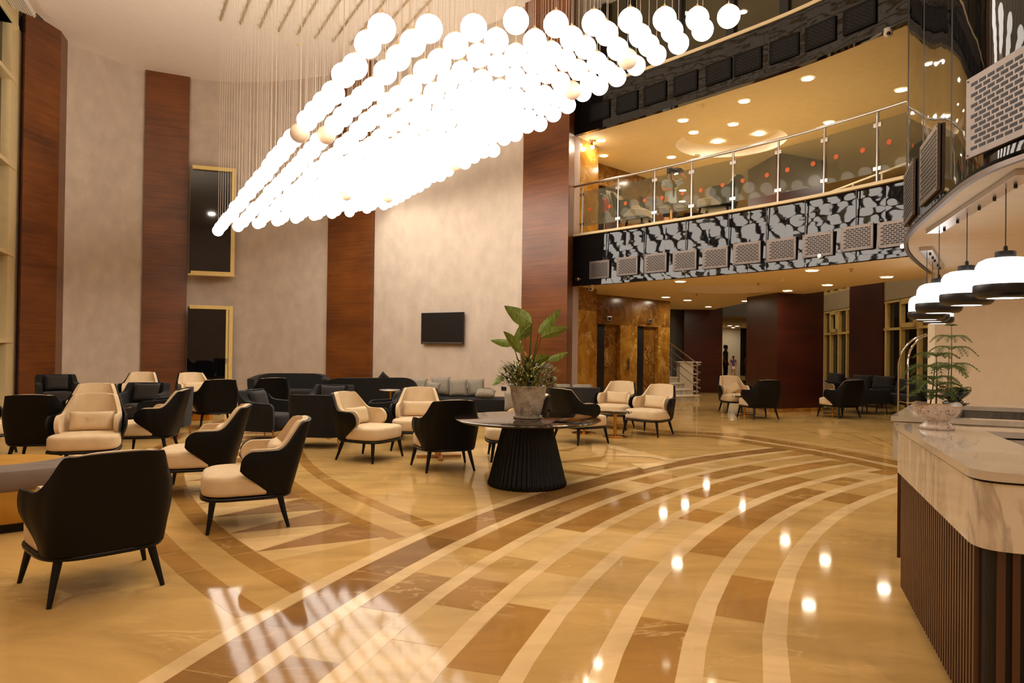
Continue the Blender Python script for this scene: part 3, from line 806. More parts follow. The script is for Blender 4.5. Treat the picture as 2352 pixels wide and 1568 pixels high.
UPL = [((1709.5, 232), 'lit gallery downlight just below the upper fascia, left of centre'), ((1569, 276), 'lit gallery downlight left of the ceiling dome, near the fascia'),
       ((1684, 285), 'lit gallery downlight on the front rim of the ceiling dome'), ((1593, 303.7), 'lit gallery downlight inside the left of the ceiling dome'),
       ((1744, 308), 'lit gallery downlight inside the right of the ceiling dome'), ((1648, 325.8), 'lit gallery downlight inside the rear of the ceiling dome'),
       ((1542, 360.5), 'lit gallery downlight behind and left of the ceiling dome'), ((1387, 357), 'lit gallery downlight beside the lit marble pier, farther from the fascia'),
       ((1380.6, 322), 'lit gallery downlight beside the top of the marble pier, nearer the fascia'), ((1904, 280.5), 'lit gallery downlight half hidden by the handrail'),
       ((1855, 180), 'large lit gallery downlight in the open ceiling below the upper fascia'), ((2070, 206), 'lit gallery downlight touching the edge of the black drum'),
       ((1568, 437), 'gallery downlight glowing behind the man with the camera, upper one'), ((1567, 462), 'gallery downlight glowing behind the man with the camera, lower one'),
       ((1549, 398), 'gallery downlight right beside the head of the man with the camera'), ((1346.6, 329), 'lit gallery downlight in front of the marble pier face')]
for (x, y), lab in UPL:
    p = G(x, y, CEIL2_Z-.001)
    if math.hypot(p.x-5.15, p.y-16.25) < 1.2: p = G(x, y, CEIL2_Z+.235)
    place(dl, USED, p, 0, lab, GUP)
p = G(1346.6, 345, CEIL2_Z); 
for (x, y), lab in (((1676, 747.5), 'corridor downlight above the man in the teal shirt'), ((1693, 748.5), 'corridor downlight at the middle of the far ceiling group'),
                    ((1684, 752), 'corridor downlight lowest in the far ceiling group'), ((1723, 748), 'corridor downlight above the dark glass door')):
    place(dl, USED, G(x, y, 2.899), 0, lab, 'downlights of the far corridor')
for x, y, lab in ((-2.5, 27.9, ''),): pass
# top floor lights behind the glazing
for (x, y), lab in (((1572, 30), 'lit downlight on the top floor ceiling behind the glazing'), ((1706, 27), 'dim downlight on the top floor ceiling by the last globe')):
    place(dl, USED, G(x, y, LOBBY_Z-.001), 0, lab, 'top floor downlights')
# unseen lamps added for light behind the camera, over the reception and rear hall
for k, (x, y, z) in enumerate(((-4, -3, LOBBY_Z-.01), (2, -4, LOBBY_Z-.01), (8, -3, 6), (9, 5.5, SOF_Z-.05), (7, 4.5, SOF_Z-.05), (11, 8, SOF_Z-.05), (9.0, 9.3, SOF_Z-.05), (9.2, 22, CEIL2_Z-.01), (10, 17, CEIL2_Z-.01), (3.2, 23.4, CEIL2_Z-.01), (8.6, 25.5, CEIL2_Z-.01))):
    l = bpy.data.lights.new('unseen_lamp', 'AREA'); l.shape = 'DISK'; l.size = .35
    l.energy = (130, 130, 90, 26, 26, 22, 20, 30, 30, 40, 30)[k]; l.color = (1, .86, .70)
    lo = bpy.data.objects.new('unseen_lamp', l); COL.objects.link(lo); lo.location = (x, y, z-.01)
for x, y, z, en in ((-8.3, 8.0, 5.2, 330), (3.1, 3.2, 6.4, 330)):  # unseen upward lamps added to brighten the ceiling and walls
    l = bpy.data.lights.new('added_uplight', 'AREA'); l.shape = 'DISK'; l.size = .5; l.energy = en; l.color = (1, .88, .76)
    lo = bpy.data.objects.new('added_uplight', l); COL.objects.link(lo); lo.location = (x, y, z); lo.rotation_euler = (PI, 0, 0)
# ================================================================ FASCIA VENTS, SPOTS, SENSORS
def grille(w, h, nr, nc, name='vent_grille', mat='grille_steel'):
    t_ = thing(name, '', 'vent')
    b = B(); b.box((0, 0, 0), (w, .03, h), bev=.004)
    for sx in (-1, 1):
        for sz in (-1, 1): b.sph((sx*(w/2-.025), -.016, sz*(h/2-.025)), .008, 8, 6)
    b.done('plate', mat, t_)
    b = B(); sw = (w-.08)/nc
    for r_ in range(nr):
        z = -h/2+.045+(h-.09)*(r_+.5)/nr; offx = .5*(r_ % 2)
        for c_ in range(nc):
            x = -w/2+.04+sw*(c_+.25+offx); x1 = min(x+sw*.74, w/2-.04)
            if x1-x > sw*.2: b.box(((x+x1)/2, -.0155, z), (x1-x, .004, (h-.09)/nr*.58))
    b.done('slots', 'vent_slot', t_)
    return t_
gm = grille(.56, .40, 10, 6); gd = grille(.56, .40, 10, 6, mat='grille_dark')
def facing(path, px, y):
    best = None
    for a_, c_ in zip(path, path[1:]):
        e = hit(px, y, a_, c_); t = (e-a_).dot(c_-a_)/(c_-a_).length_squared
        if -.001 <= t <= 1.001:
            best = (e, (c_-a_).normalized()); break
    return best
for k, (px, y) in enumerate(((1378, 619), (1442, 611), (1507, 604), (1574, 598), (1644, 592), (1717, 581), (1796, 573), (1880, 562), (1970, 546), (2058, 536))):
    e, t_ = facing(fasc, px, y); nn = Vector((-t_.y, t_.x)); e = e-nn*.02
    z = P(px, y, e.y).z
    place(gm, USED, (e.x, e.y, z), math.atan2(t_.y, t_.x), 'brushed metal slotted vent on the lower black fascia, %s from the marble pier' % ORD[k], 'slotted vents on the lower fascia')
for k, (px, y) in enumerate(((1378, 285), (1441, 250), (1505, 226), (1575, 205), (1651, 185), (1718, 165), (1802, 140), (1885, 112), (1975, 80))):
    e, t_ = facing(fasc, px, y); nn = Vector((-t_.y, t_.x)); e = e-nn*.02
    place(gd, USED, (e.x, e.y, 6.86), math.atan2(t_.y, t_.x), 'black slotted vent on the unlit upper fascia, %s from the column end' % ORD[k], 'slotted vents on the upper fascia')
gb = grille(.86, .64, 13, 8)
for k, (px, y, z, lab) in enumerate(((2315, 260, 3.42, 'large slotted metal vent on the black drum, cut by the picture edge'), (2140, 385, 3.42, 'slotted metal vent on the black drum, seen at a slant above the canopy bar'), (2093, 440, 3.42, 'slotted metal vent on the turning edge of the drum, seen edge-on'))):
    e, t_ = facing(drum, px, y); nn = Vector((-t_.y, t_.x)); e = e+nn*.02
    place(gb, USED, (e.x, e.y, z), math.atan2(-t_.y, -t_.x), lab, 'slotted vents on the reception drum')
# small wall spots under the vents
t0 = thing('spot_head', '', 'spotlight')
b = B(); b.lathe([(.035, 0), (.035, .02)], n=14); b.done('base', 'chrome', t0)
b = B(); b.sph((0, 0, -.035), .045, 14, 10); b.done('eyeball', 'chrome', t0, smooth=True, ang=180)
for k, (px, y, lab) in enumerate(((1327, 641, 'tiny chrome ball spot at the dark end of the lower fascia'), (1437, 638, 'tiny chrome ball spot below the second vent of the lower fascia'), (1573, 622, 'tiny chrome ball spot below the fourth vent of the lower fascia'), (1886, 588, 'tiny chrome ball spot below the eighth vent of the lower fascia'), (2077, 566, 'tiny chrome ball spot next to the drum, below the last vent'))):
    e, t_ = facing(fasc, px, y); nn = Vector((-t_.y, t_.x))
    o = place(t0, USED, (e.x-nn.x*.03, e.y-nn.y*.03, P(px, y, e.y).z), 0, lab, 'ball spots along the fascia')
    o.rotation_euler = (PI/2, 0, math.atan2(t_.y, t_.x))
def seccam(loc, lab):
    t_ = thing('security_camera', lab, 'camera', loc)
    b = B(); b.lathe([(.06, 0), (.06, -.03), (.05, -.035)], n=16); b.done('base', 'white_plastic', t_, smooth=True)
    b = B(); b.sph((0, 0, -.07), .065, 16, 12); b.done('housing', 'white_plastic', t_, smooth=True, ang=180)
    b = B(); b.sph((-.02, -.045, -.09), .03, 12, 8); b.done('lens', 'dome_glass', t_, smooth=True, ang=180)
seccam(G(2040, 66, CEIL2_Z), 'white ball security camera under the gallery ceiling beside the drum')
seccam(G(1358, 655, SOF_Z), 'white ball security camera under the soffit corner above the marble pier')
def sprinkler(loc, lab):
    t_ = thing('sprinkler', lab, 'sprinkler', loc, 0, 'ceiling sprinklers')
    b = B(); b.lathe([(.04, 0), (.04, -.008), (.012, -.01), (.01, -.05)], n=12); b.done('stem', 'gold_rim', t_)
    b = B(); b.lathe([(.028, -.05), (.03, -.056)], n=12); b.done('deflector', 'gold_rim', t_)
for (x, y), lab in (((1742, 650), 'small sprinkler in the soffit beside the round recess'), ((1955, 617), 'small sprinkler in the soffit near the tall windows'), ((1600, 674), 'small sprinkler in the soffit behind the round recess')):
    sprinkler(G(x, y, SOF_Z), lab)
def detector(loc, lab):
    t_ = thing('smoke_detector', lab, 'smoke detector', loc, 0, 'ceiling smoke detectors')
    b = B(); b.lathe([(.075, 0), (.075, -.02), (.055, -.03)], n=18); b.done('base', 'soffit_paint', t_, smooth=True)
    b = B(); b.lathe([(.045, -.03), (.03, -.05)], n=18); b.done('sensor', 'soffit_paint', t_, smooth=True)
detector(G(1796, 640, SOF_Z), 'smoke detector in the balcony soffit near the front edge'); detector(G(1603, 355, CEIL2_Z), 'smoke detector in the gallery ceiling behind the dome')
detector(G(688, 102, LOBBY_Z), 'round smoke detector on the lobby ceiling among the cables'); detector(G(1609, 241, CEIL2_Z), 'smoke detector right under the upper fascia')
# lamp glow over the pier
t_ = thing('wall_uplight', 'glowing warm lamp at the top of the gallery marble pier', 'wall lamp', P(1361, 338, 16.25))
b = B(); b.sph((0, 0, 0), .045, 14, 10); b.done('bulb', 'down_lit', t_, smooth=True, ang=180)
b = B(); b.lathe([(.05, .03), (.05, .12)], n=14); b.done('holder', 'brass', t_)

# ================================================================ BALCONY RAIL
RAILC = offset(fasc, .06)
rl = thing('balcony_railing', 'curved steel and glass balcony railing with orange dot stickers', 'railing')
rp_ = []
for px, y in ((1337, 535), (1419, 523), (1503, 513), (1588, 500), (1683, 484), (1787, 467), (1893, 444), (2015, 415), (2140, 390)):
    best = None
    for a_, c_ in zip(RAILC, RAILC[1:]):
        e = hit(px, y, a_, c_); t = (e-a_).dot(c_-a_)/(c_-a_).length_squared
        if -.001 <= t <= 1.001: best = e; break
    rp_.append(best if best is not None else RAILC[-1])
b = B(); b.tube([(p.x, p.y, FL2_Z+1.12) for p in RAILC], .028, 10); b.done('handrail', 'satin_steel', rl, smooth=True)
for k, p in enumerate(rp_):
    d = (rp_[min(k+1, len(rp_)-1)]-rp_[max(k-1, 0)]).normalized()
    b = B()
    b.tube([(p.x, p.y, FL2_Z), (p.x, p.y, FL2_Z+1.1)], .02, 8); b.lathe([(.05, 0), (.05, .012)], c=(p.x, p.y, FL2_Z), n=12)
    po = b.done('post', 'satin_steel', rl, smooth=True)
    for z in (.22, .9):
        for s_ in (-1, 1):
            b = B(); b.box((p.x+d.x*s_*.04, p.y+d.y*s_*.04, FL2_Z+z), (.05, .03, .06), rz=math.atan2(d.y, d.x), bev=.004); b.done('clamp', 'satin_steel', po)
DOTS = [(1355, 480), (1400, 474), (1437, 467), (1481, 460), (1521, 454), (1568, 444), (1610, 437), (1660, 425), (1706, 415), (1762, 402), (1809, 390), (1868, 376), (1921, 360), (1982, 345), (2043, 326), (2100, 312)]
for k in range(8):
    a_, c_ = rp_[k], rp_[k+1]; d = (c_-a_); L_ = d.length; d.normalize(); rz = math.atan2(d.y, d.x)
    if L_ < .2: continue
    b = B(); mid = (a_+c_)/2
    b.box((mid.x, mid.y, FL2_Z+.56), (L_-.08, .01, .80), rz=rz); gp = b.done('glass_panel', 'rail_glass', rl)
    for px, y in DOTS[2*k:2*k+2]:
        e = hit(px, y, a_, c_); n_ = Vector((-d.y, d.x)); z = P(px, y, e.y).z
        b = B(); b.lathe([(.042, 0), (.042, .002)], n=20); o = b.done('dot_sticker', 'orange_sticker', gp)
        o.rotation_euler = (PI/2, 0, rz); o.location = (e.x-n_.x*.007, e.y-n_.y*.007, z)
# inner void rail on the gallery
t_ = thing('void_railing', 'low pale tube railing around the far gallery void, behind the glass', 'railing')
a_, c_ = P(1900, 432, 14.6), P(2110, 372, 12.6)
a_ = Vector((7.0, 15.2, 0)); c_ = Vector((7.35, 12.5, 0))
b = B()
for z in (.35, .62, .9): b.tube([(a_.x, a_.y, FL2_Z+z), (c_.x, c_.y, FL2_Z+z)], .02, 8)
b.done('rails', 'white_plastic', t_, smooth=True)
for k in range(4):
    p = a_.lerp(c_, k/3); b = B(); b.tube([(p.x, p.y, FL2_Z), (p.x, p.y, FL2_Z+.9)], .02, 8); b.done('post', 'white_plastic', t_, smooth=True)

# ================================================================ SEATING
CH = .885
def h_arm(t): 
    v = .662+(CH-.662)*(1-smooth((t-.30)/.30))
    if t > .80: v -= .15*(1-math.sqrt(max(0., 1-((t-.80)/.20)**2)))
    if t < .2: v += .012*(1-(t/.2)**2)
    return v
def hw_arm(z): return .355-.022*((.60-z)/.32)**2 if z < .60 else .355-.045*smooth((z-.60)/.31)
def f_arm(t, z): return .062*smooth((t-.44)/.30)*smooth((z-.30)/.26)
def yr_arm(z): return .34+.165*(z-.28)/.62
def L_arm(z): return .005+.215*smooth((z-.29)/.25)
def make_armchair(name='lounge_chair', pillow_on=True, tilt=0.):
    t_ = thing(name, '', 'armchair')
    b = B(); shell(b, h_arm, hw_arm, yr_arm, .13, L_arm, .285, 0, .022, arcf=.62, pw=.50, flare=f_arm); b.done('outer_shell', 'charcoal_hide', t_, smooth=True, ang=50)
    b = B(); shell(b, h_arm, hw_arm, yr_arm, .13, L_arm, .30, .024, .07, top=.006, arcf=.62, smax=.985, pw=.58); b.done('backrest', 'cream_fabric', t_, smooth=True, ang=50)
    b = B(); slab(b, .385, -.385, .325, .288, .455, r=.035, k=3.6, dome=.012, taper=.14); se = b.done('seat', 'cream_fabric', t_, smooth=True, ang=70)
    b = B(); pl = superplan(.384, -.382, .32, 48, 3.6)
    b.tube([(x*(1-.14*((y+.40)/.725)), y, .42) for x, y in pl]+[(pl[0][0]*(1-.14*((pl[0][1]+.40)/.725)), pl[0][1], .42)], .0035, 4); b.done('piping', 'cream_piping', se)
    b = B(); slab(b, .395, -.393, .345, .255, .285, r=.012, k=3.6, taper=.14); b.done('seat_frame', 'black_wood', t_, smooth=True, ang=50)
    for sx in (-1, 1):
        for sy, yt, yb in ((-1, -.285, -.32), (1, .24, .31)):
            xt = .31 if sy < 0 else .25
            b = B(); b.tube([(sx*xt, yt, .26), (sx*(xt+.028), (yt*.55+yb*.45), .13), (sx*(xt+.055), yb, 0)], [.027, .021, .014], 10); b.done('leg', 'black_wood', t_, smooth=True)
    if pillow_on:
        b = B(); mt = Matrix.Translation((0 if not tilt else -.03, .205, .575)) @ Matrix.Rotation(R(-14), 4, 'X') @ Matrix.Rotation(tilt, 4, 'Y')
        pillow(b, .50, .25, .15, mt); t_['pil'] = 1
        o = b.done('pillow_tmp', 'cream_fabric', None, smooth=True, ang=180); o.parent = t_; o.name = 'lumbar_pillow'
    if 'pil' in t_: del t_['pil']
    return t_
chair = make_armchair(); chair_t = make_armchair(tilt=R(-24))
CG = 'cream and black lounge chairs'
def ac(x, y, deg, label, proto=None, z=0): return place(proto or chair, USED, (x, y, z), R(deg), label, CG)
ac(-2.65, 4.40, -137, 'black-backed lounge chair nearest the camera, turned away towards the curved sofa')
ac(-2.28, 5.98, -68, 'cream and black lounge chair seen from the side, alone in front of the floor inlay')
ac(-3.27, 7.2, -74, 'cream and black lounge chair side-on, directly behind the nearest side-on chair')
ac(-5.02, 9.5, -78, 'cream and black lounge chair side-on, third and farthest of the side-on line')
ac(-5.08, 8.2, 20, 'cream lounge chair facing the room with an embroidered lumbar pillow')
mono = [ch for ch in [o for o in bpy.data.objects if o.get('label', '').endswith('embroidered lumbar pillow')][0].children if ch.name.startswith('lumbar')][0]
b = B(); b.tube([(-.02+(.012+.0045*k/3)*math.cos(k*.55), .205-.077-.002*math.sin(k*.2), .60+(.014+.0045*k/3)*math.sin(k*.55)) for k in range(22)], .0035, 5)
b.tube([(.03, .130, .63), (.045, .130, .60), (.04, .130, .565)], .0035, 5); b.done('monogram', 'cream_piping', mono, smooth=True)
ac(-6.35, 10.35, 24, 'cream lounge chair whose back rises just behind the one with the embroidered pillow')
ac(-5.95, 8.72, -166, 'black-backed lounge chair beside the glazed wall, turned away')
ac(-7.2, 9.15, 88, 'lounge chair cut by the picture edge, only its cream seat corner showing')
ac(-8.0, 14.7, 20, 'cream lounge chair by the second wood column behind a charcoal tub chair')
ac(-6.81, 14.8, 42, 'cream lounge chair in front of the dark garden door, turned half right')
ac(-5.55, 12.75, -142, 'black-backed lounge chair turned away beside the garden door')
ac(-4.85, 13.6, -146, 'black-backed lounge chair turned away in front of the small curved sofa')
ac(-1.95, 9.38, 67, 'cream lounge chair turned half right, in front of the charcoal tub chairs')
ac(-1.42, 10.4, 4, 'cream lounge chair facing the room in front of the long bench sofa')
ac(-.84, 8.72, -160, 'black-backed lounge chair turned away, left of the round plant table')
ac(.03, 9.55, -85, 'cream lounge chair mostly hidden behind the potted plant table')
ac(1.12, 11.25, 128, 'black-backed lounge chair just right of the plant table, facing the lifts')
ac(2.53, 12.45, -43, 'cream lounge chair by the brass table, nearer of the matching pair')
ac(2.02, 13.4, -30, 'cream lounge chair by the brass table, the rear one of the pair')
ac(5.6, 17.05, 6, 'cream lounge chair with a tilted pillow by the hall pillar', chair_t)
ac(5.66, 15.6, -170, 'black-backed lounge chair standing at the left face of the wood pillar')
ac(7.75, 16.1, -163, 'black-backed lounge chair right of the wood pillar, turned to the windows')
ac(8.5, 18.6, 20, 'lounge chair almost hidden behind the wood pillar, one arm showing')
ac(2.70, 15.35, 62, 'cream lounge chair behind the glass rail of the gallery, beside the fire extinguisher', z=FL2_Z)
ac(4.2, 14.05, -118, 'black-backed lounge chair behind the glass rail of the gallery', z=FL2_Z)
# monogram stitched on the facing pillow
# charcoal tub chairs with brass legs
def h_tub(t): 
    v = interp(t, [(.30, .80), (.58, .62), (.9, .61)])
    if t > .9: v -= .06*((t-.9)/.1)**2
    return v
def make_tub():
    t_ = thing('tub_chair', '', 'armchair')
    b = B(); shell(b, h_tub, lambda z: .385+.02*smooth((z-.17)/.5), lambda z: .36+.03*(z-.17)/.6, .05, lambda z: .36-.03*abs(z-.4), .17, 0, .10, arcf=.55, pw=.42); b.done('backrest', 'black_fabric', t_, smooth=True, ang=55)
    b = B(); slab(b, .285, -.37, .27, .20, .43, r=.05, k=5, dome=.015); b.done('seat', 'grey_fabric', t_, smooth=True, ang=70)
    b = B(); b.box((0, 0, .19), (.62, .6, .04), bev=.01); b.done('seat_frame', 'black_fabric', t_)
    for sx in (-1, 1):
        for sy in (-1, 1):
            b = B(); b.tube([(sx*.375, sy*.30, .30 if sy > 0 else .2), (sx*.39, sy*.315, 0)], [.013, .010], 8); b.done('leg', 'rose_brass', t_, smooth=True)
    b = B(); pillow(b, .46, .36, .15, Matrix.Translation((0, .19, .62)) @ Matrix.Rotation(R(-16), 4, 'X'), k=.45); b.done('back_cushion', 'grey_fabric', t_, smooth=True, ang=180)
    return t_
tub = make_tub()
def tb(x, y, deg, label): return place(tub, USED, (x, y, 0), R(deg), label, 'charcoal tub chairs with brass legs')
tb(-3.93, 11.1, 78, 'charcoal tub chair facing right with a cushion, behind the side-on cream chairs')
tb(-2.93, 10.5, 176, 'charcoal tub chair showing its plain back and brass legs')
tb(-3.35, 12.55, -4, 'charcoal tub chair facing the room behind the one showing its plain back')
tb(-2.12, 11.5, -82, 'charcoal tub chair facing left, half behind the cream chair with lumbar pillow')
tb(-6.75, 12.5, 8, 'charcoal tub chair with a square cushion in front of the second wood column')
tb(-5.75, 11.35, -78, 'charcoal tub chair side-on, behind the third side-on cream chair')
tb(-10.1, 15.2, 40, 'dark tub chair with a cushion at the foot of the first wood column')
# sofas
def curved_sofa(name, label, loc, deg, hw, dep, hb, ha, seatmat='black_fabric'):
    t_ = thing(name, label, 'sofa', loc, R(deg))
    hf = lambda t: interp(t, [(.25, hb), (.85, ha), (1, ha-.02)])
    b = B(); shell(b, hf, lambda z: hw+.04*smooth((z-.1)/.6), lambda z: dep/2+.08*(z-.1)/.7, -.05, lambda z: dep/2-.12, .08, 0, .15, ns=64, arcf=.78, pw=.80); b.done('backrest', 'black_fabric', t_, smooth=True, ang=55)
    b = B(); slab(b, hw-.13, -dep/2-.02, dep/2-.12, .12, .43, r=.05, k=3.2, dome=.01, n=60); b.done('seat', seatmat, t_, smooth=True, ang=70)
    for sx in (-1, 1):
        for sy in (-1, 1):
            b = B(); b.tube([(sx*hw*.6, sy*dep*.28, .13), (sx*hw*.62, sy*dep*.3, 0)], .015, 8); b.done('leg', 'black_wood', t_, smooth=True)
    return t_
curved_sofa('curved_sofa', 'small dark curved sofa against the plaster wall between garden door and third column', (-5.5, 17.0, 0), 8, .90, .95, .81, .72)
curved_sofa('curved_sofa', 'long dark curved sofa sweeping in front of the third wood column', (-2.92, 13.75, 0), 205, 1.0, 1.05, .92, .66)
o = thing('scatter_cushion', 'dark cushion corner poking above the long curved sofa', 'cushion', (-2.5, 13.35, .84), R(20))
b = B(); pillow(b, .3, .3, .1, Matrix.Rotation(R(40), 4, 'Y')); b.done('cushion', 'black_fabric', o, smooth=True, ang=180)
t_ = thing('bench_sofa', 'long low dark bench sofa below the television with silver cushions', 'sofa', (-1.12, 15.1, 0), R(-5))
b = B(); b.box((0, 0, .30), (2.15, .95, .26), bev=.05); b.done('seat', 'black_fabric', t_, smooth=True)
b = B(); b.box((0, 0, .1), (2.0, .8, .16), bev=.02); b.done('base', 'black_fabric', t_)
b = B(); b.box((-.2, .42, .52), (1.7, .12, .2), bev=.05); b.done('backrest', 'black_fabric', t_, smooth=True)
def cushion(px, y, Y, w, deg, lab, mat='silver_fabric', lean=-16, roll=0, h=None, grp='silver scatter cushions'):
    p = P(px, y, Y); p.z = max(p.z, .44+(h or w)/2*(abs(math.cos(R(lean))) if abs(lean) > 40 else 1)+(.06 if abs(lean) > 40 else 0)) if Y > 14.5 else p.z; t_ = thing('scatter_cushion', lab, 'cushion', p, R(deg), grp)
    b = B(); pillow(b, w, h or w, .16, Matrix.Rotation(R(lean), 4, 'X') @ Matrix.Rotation(R(roll), 4, 'Y')); b.done('cushion', mat, t_, smooth=True, ang=180)
cushion(962, 892, 15.25, .40, -8, 'silver cushion at the end of the bench sofa next to the dark curved sofa')
cushion(1012, 893, 15.2, .44, 4, 'silver cushion leaning upright behind the small front one on the bench sofa')
cushion(993, 899, 14.9, .34, -10, 'small silver cushion standing in front of two others on the bench sofa', roll=8)
cushion(1053, 893, 15.0, .40, 6, 'silver cushion at the middle of the bench sofa, creased diagonally')
cushion(1093, 892, 15.2, .40, 2, 'silver cushion upright behind the flat one on the bench sofa', roll=-4)
cushion(1115, 905, 14.8, .44, -4, 'silver cushion lying flat on the bench sofa', lean=-72, h=.3)
t_ = thing('box_sofa', 'low dark box sofa standing in front of the lilac pier', 'sofa', (1.05, 14.3, 0), R(178))
b = B(); b.box((0, 0, .30), (1.5, .8, .28), bev=.05); b.done('seat', 'black_fabric', t_, smooth=True)
b = B(); b.box((0, .36, .52), (1.55, .16, .46), bev=.04); b.done('backrest', 'grey_fabric', t_, smooth=True)
for s_ in (-1, 1): b = B(); b.box((s_*.7, -.02, .42), (.14, .78, .3), bev=.04); b.done('armrest', 'black_fabric', t_, smooth=True)
b = B(); b.box((0, 0, .08), (1.3, .6, .16)); b.done('base', 'black_wood', t_)
cushion(1338, 893, 14.15, .42, 0, 'rolled silver cushion on top of the dark box sofa by the pier', h=.2, lean=-30)
cushion(1292, 893, 14.2, .36, 5, 'silver cushion peeking over the box sofa beside the plant', h=.22, lean=-30)
cushion(1180, 920, 13.9, .40, 10, 'silver cushion half hidden by the speckled plant pot', lean=-10)
# curved sofa with low back, near the camera at the left
t_ = thing('crescent_sofa', 'crescent sofa with low taupe back and mustard seat, cut by the picture edge', 'sofa', (-4.85, 6.1, 0), R(16))
def arc_slab(b, r0, r1, a0, a1, z0, z1, n=28, rd=.03):
    rows = []
    for rr, z in ((r0+rd, z0), (r0, z0+rd), (r0, z1-rd), (r0+rd, z1), (r1-rd, z1), (r1, z1-rd), (r1, z0+rd), (r1-rd, z0)):
        rows.append(b.ring([(rr*math.cos(a0+(a1-a0)*k/n), rr*.72*math.sin(a0+(a1-a0)*k/n), z) for k in range(n+1)]))
    for k in range(8): b.bridge(rows[k], rows[(k+1) % 8], closed=False)
    for e in (0, -1): b.bm.faces.new([r_[e] for r_ in rows])
b = B(); arc_slab(b, .78, 1.35, R(185), R(355), .34, .50); b.done('backrest', 'taupe_fabric', t_, smooth=True, ang=50)
b = B(); arc_slab(b, .76, 1.33, R(185), R(355), .08, .34, rd=.015); b.done('base', 'mustard_fabric', t_, smooth=True, ang=50)
b = B(); slab(b, .76, -.55, .62, .10, .44, r=.05, k=2.6); b.done('seat', 'mustard_fabric', t_, smooth=True, ang=60)
b = B(); arc_slab(b, .85, 1.25, R(187), R(353), 0, .08, rd=.005); b.done('plinth', 'black_wood', t_)

# ================================================================ SMALL TABLES
def side_table(name, label, loc, rtop, h, base='disc', top='dark_marble', grp='small brass-legged tables'):
    t_ = thing(name, label, 'side table', loc, 0, grp)
    b = B(); b.lathe([(rtop-.02, h-.025), (rtop, h-.012), (rtop, h-.004), (rtop-.006, h)], n=40); b.done('tabletop', top, t_, smooth=True, ang=40)
    b = B(); b.tube([(0, 0, .015), (0, 0, h-.02)], .03, 14); b.done('stem', 'brass', t_, smooth=True)
    b = B()
    if base == 'disc': b.lathe([(.22, 0), (.22, .012), (.19, .02), (.04, .026)], n=36)
    elif base == 'drum': b.lathe([(.26, 0), (.26, .2), (.05, .22)], n=36)
    else:
        for a in (R(12), R(102)): b.box((0, 0, .02), (.62, .055, .03), rz=a, bev=.004)
    b.done('base', 'brass' if base != 'cross' else 'rose_brass', t_, smooth=True)
side_table('side_table', 'small round table with brass column beside the pair of cream chairs', (1.83, 12.0, 0), .29, .45)
side_table('side_table', 'small table with brass disc foot behind the black chair right of the plant', (1.33, 12.45, 0), .27, .44)
side_table('side_table', 'small round table between the two chairs at the hall pillar', (5.58, 16.32, 0), .30, .46)
side_table('side_table', 'small low table at the right foot of the hall pillar', (8.0, 17.0, 0), .2, .42)
side_table('side_table', 'low table on a flat brass cross foot behind the black chair near the plant', (-1.0, 9.55, 0), .30, .5, 'cross')
side_table('side_table', 'low table on a brass cross foot hidden among the charcoal tub chairs', (-3.06, 11.55, 0), .30, .46, 'cross')
side_table('side_table', 'low table with gold drum base below the black chair by the garden door', (-6.35, 13.9, 0), .40, .42, 'drum')
side_table('side_table', 'low table with gold drum base behind the small group of black chairs', (-4.3, 14.9, 0), .36, .42, 'drum')
side_table('side_table', 'small dark round table next to the square-cushioned tub chair', (-6.45, 11.15, 0), .27, .5)
side_table('side_table', 'small grey-topped table before the bench sofa cushions', (-2.24, 12.6, 0), .2, .74, top='satin_steel')
side_table('side_table', 'small round glass-topped table behind the gallery rail', (3.45, 14.9, FL2_Z), .32, .5, top='dome_glass')

# ================================================================ PLANT TABLE
TX, TY = .19, 7.74
t_ = thing('round_table', 'large round dark marble table on a fluted black cone', 'table', (TX, TY, 0))
b = B(); b.lathe([(.76, .715), (.80, .72), (.822, .735), (.825, .745), (.815, .75)], n=96); b.done('tabletop', 'dark_marble', t_, smooth=True, ang=40)
b = B(); b.lathe([(.425, 0), (.437, .01), (.44, .03), (.425, .07), (.27, .70), (.27, .715)], n=288, flute=.022, nf=48); b.done('pedestal', 'black_wood', t_, smooth=True, ang=60)
t_ = thing('plant_pot', 'tall speckled stone pot with saucer, centred on the dark round table', 'pot', (TX, TY+.02, .75))
b = B(); b.lathe([(.15, 0), (.165, .006), (.17, .026), (.158, .028), (.15, .016)], n=48); b.done('saucer', 'stone_pot', t_, smooth=True)
b = B(); b.lathe([(.125, .017), (.14, .03), (.165, .12), (.192, .24), (.206, .345), (.212, .36), (.205, .368), (.19, .36), (.188, .33)], n=56); b.done('pot', 'stone_pot', t_, smooth=True, ang=60)
b = B(); b.lathe([(.187, .33), (.05, .345)], n=32); b.done('soil', 'soil', t_)
def blade(b, base, tip, width, droop=.08, fold=.25, n=10, mi=0, up=Vector((0, 0, 1)), side=None, wav=0.):
    """a leaf along a curved spine with two half-blades folded about the midrib"""
    base, tip = Vector(base), Vector(tip); ax = tip-base; L_ = ax.length
    sd = side or ax.cross(up); sd = Vector(sd)
    if sd.length < 1e-4: sd = Vector((1, 0, 0))
    sd.normalize(); nm = sd.cross(ax).normalized()
    rows = []
    for i in range(n+1):
        t = i/n; w = width*math.sin(PI*min(1, t**.72))**.8*(1-.25*t) if 0 < t < 1 else .0015
        c = base+ax*t+nm*(droop*L_*math.sin(PI*t))
        wv = wav*math.sin(t*17)
        rows.append([b.bm.verts.new(c+sd*(k*w/2)+nm*(abs(k)*w*fold/2+wv*abs(k)*w)) for k in (-1, -.5, 0, .5, 1)])
    for r0, r1 in zip(rows, rows[1:]):
        for k in range(4): b.bm.faces.new((r0[k], r0[k+1], r1[k+1], r1[k])).material_index = mi
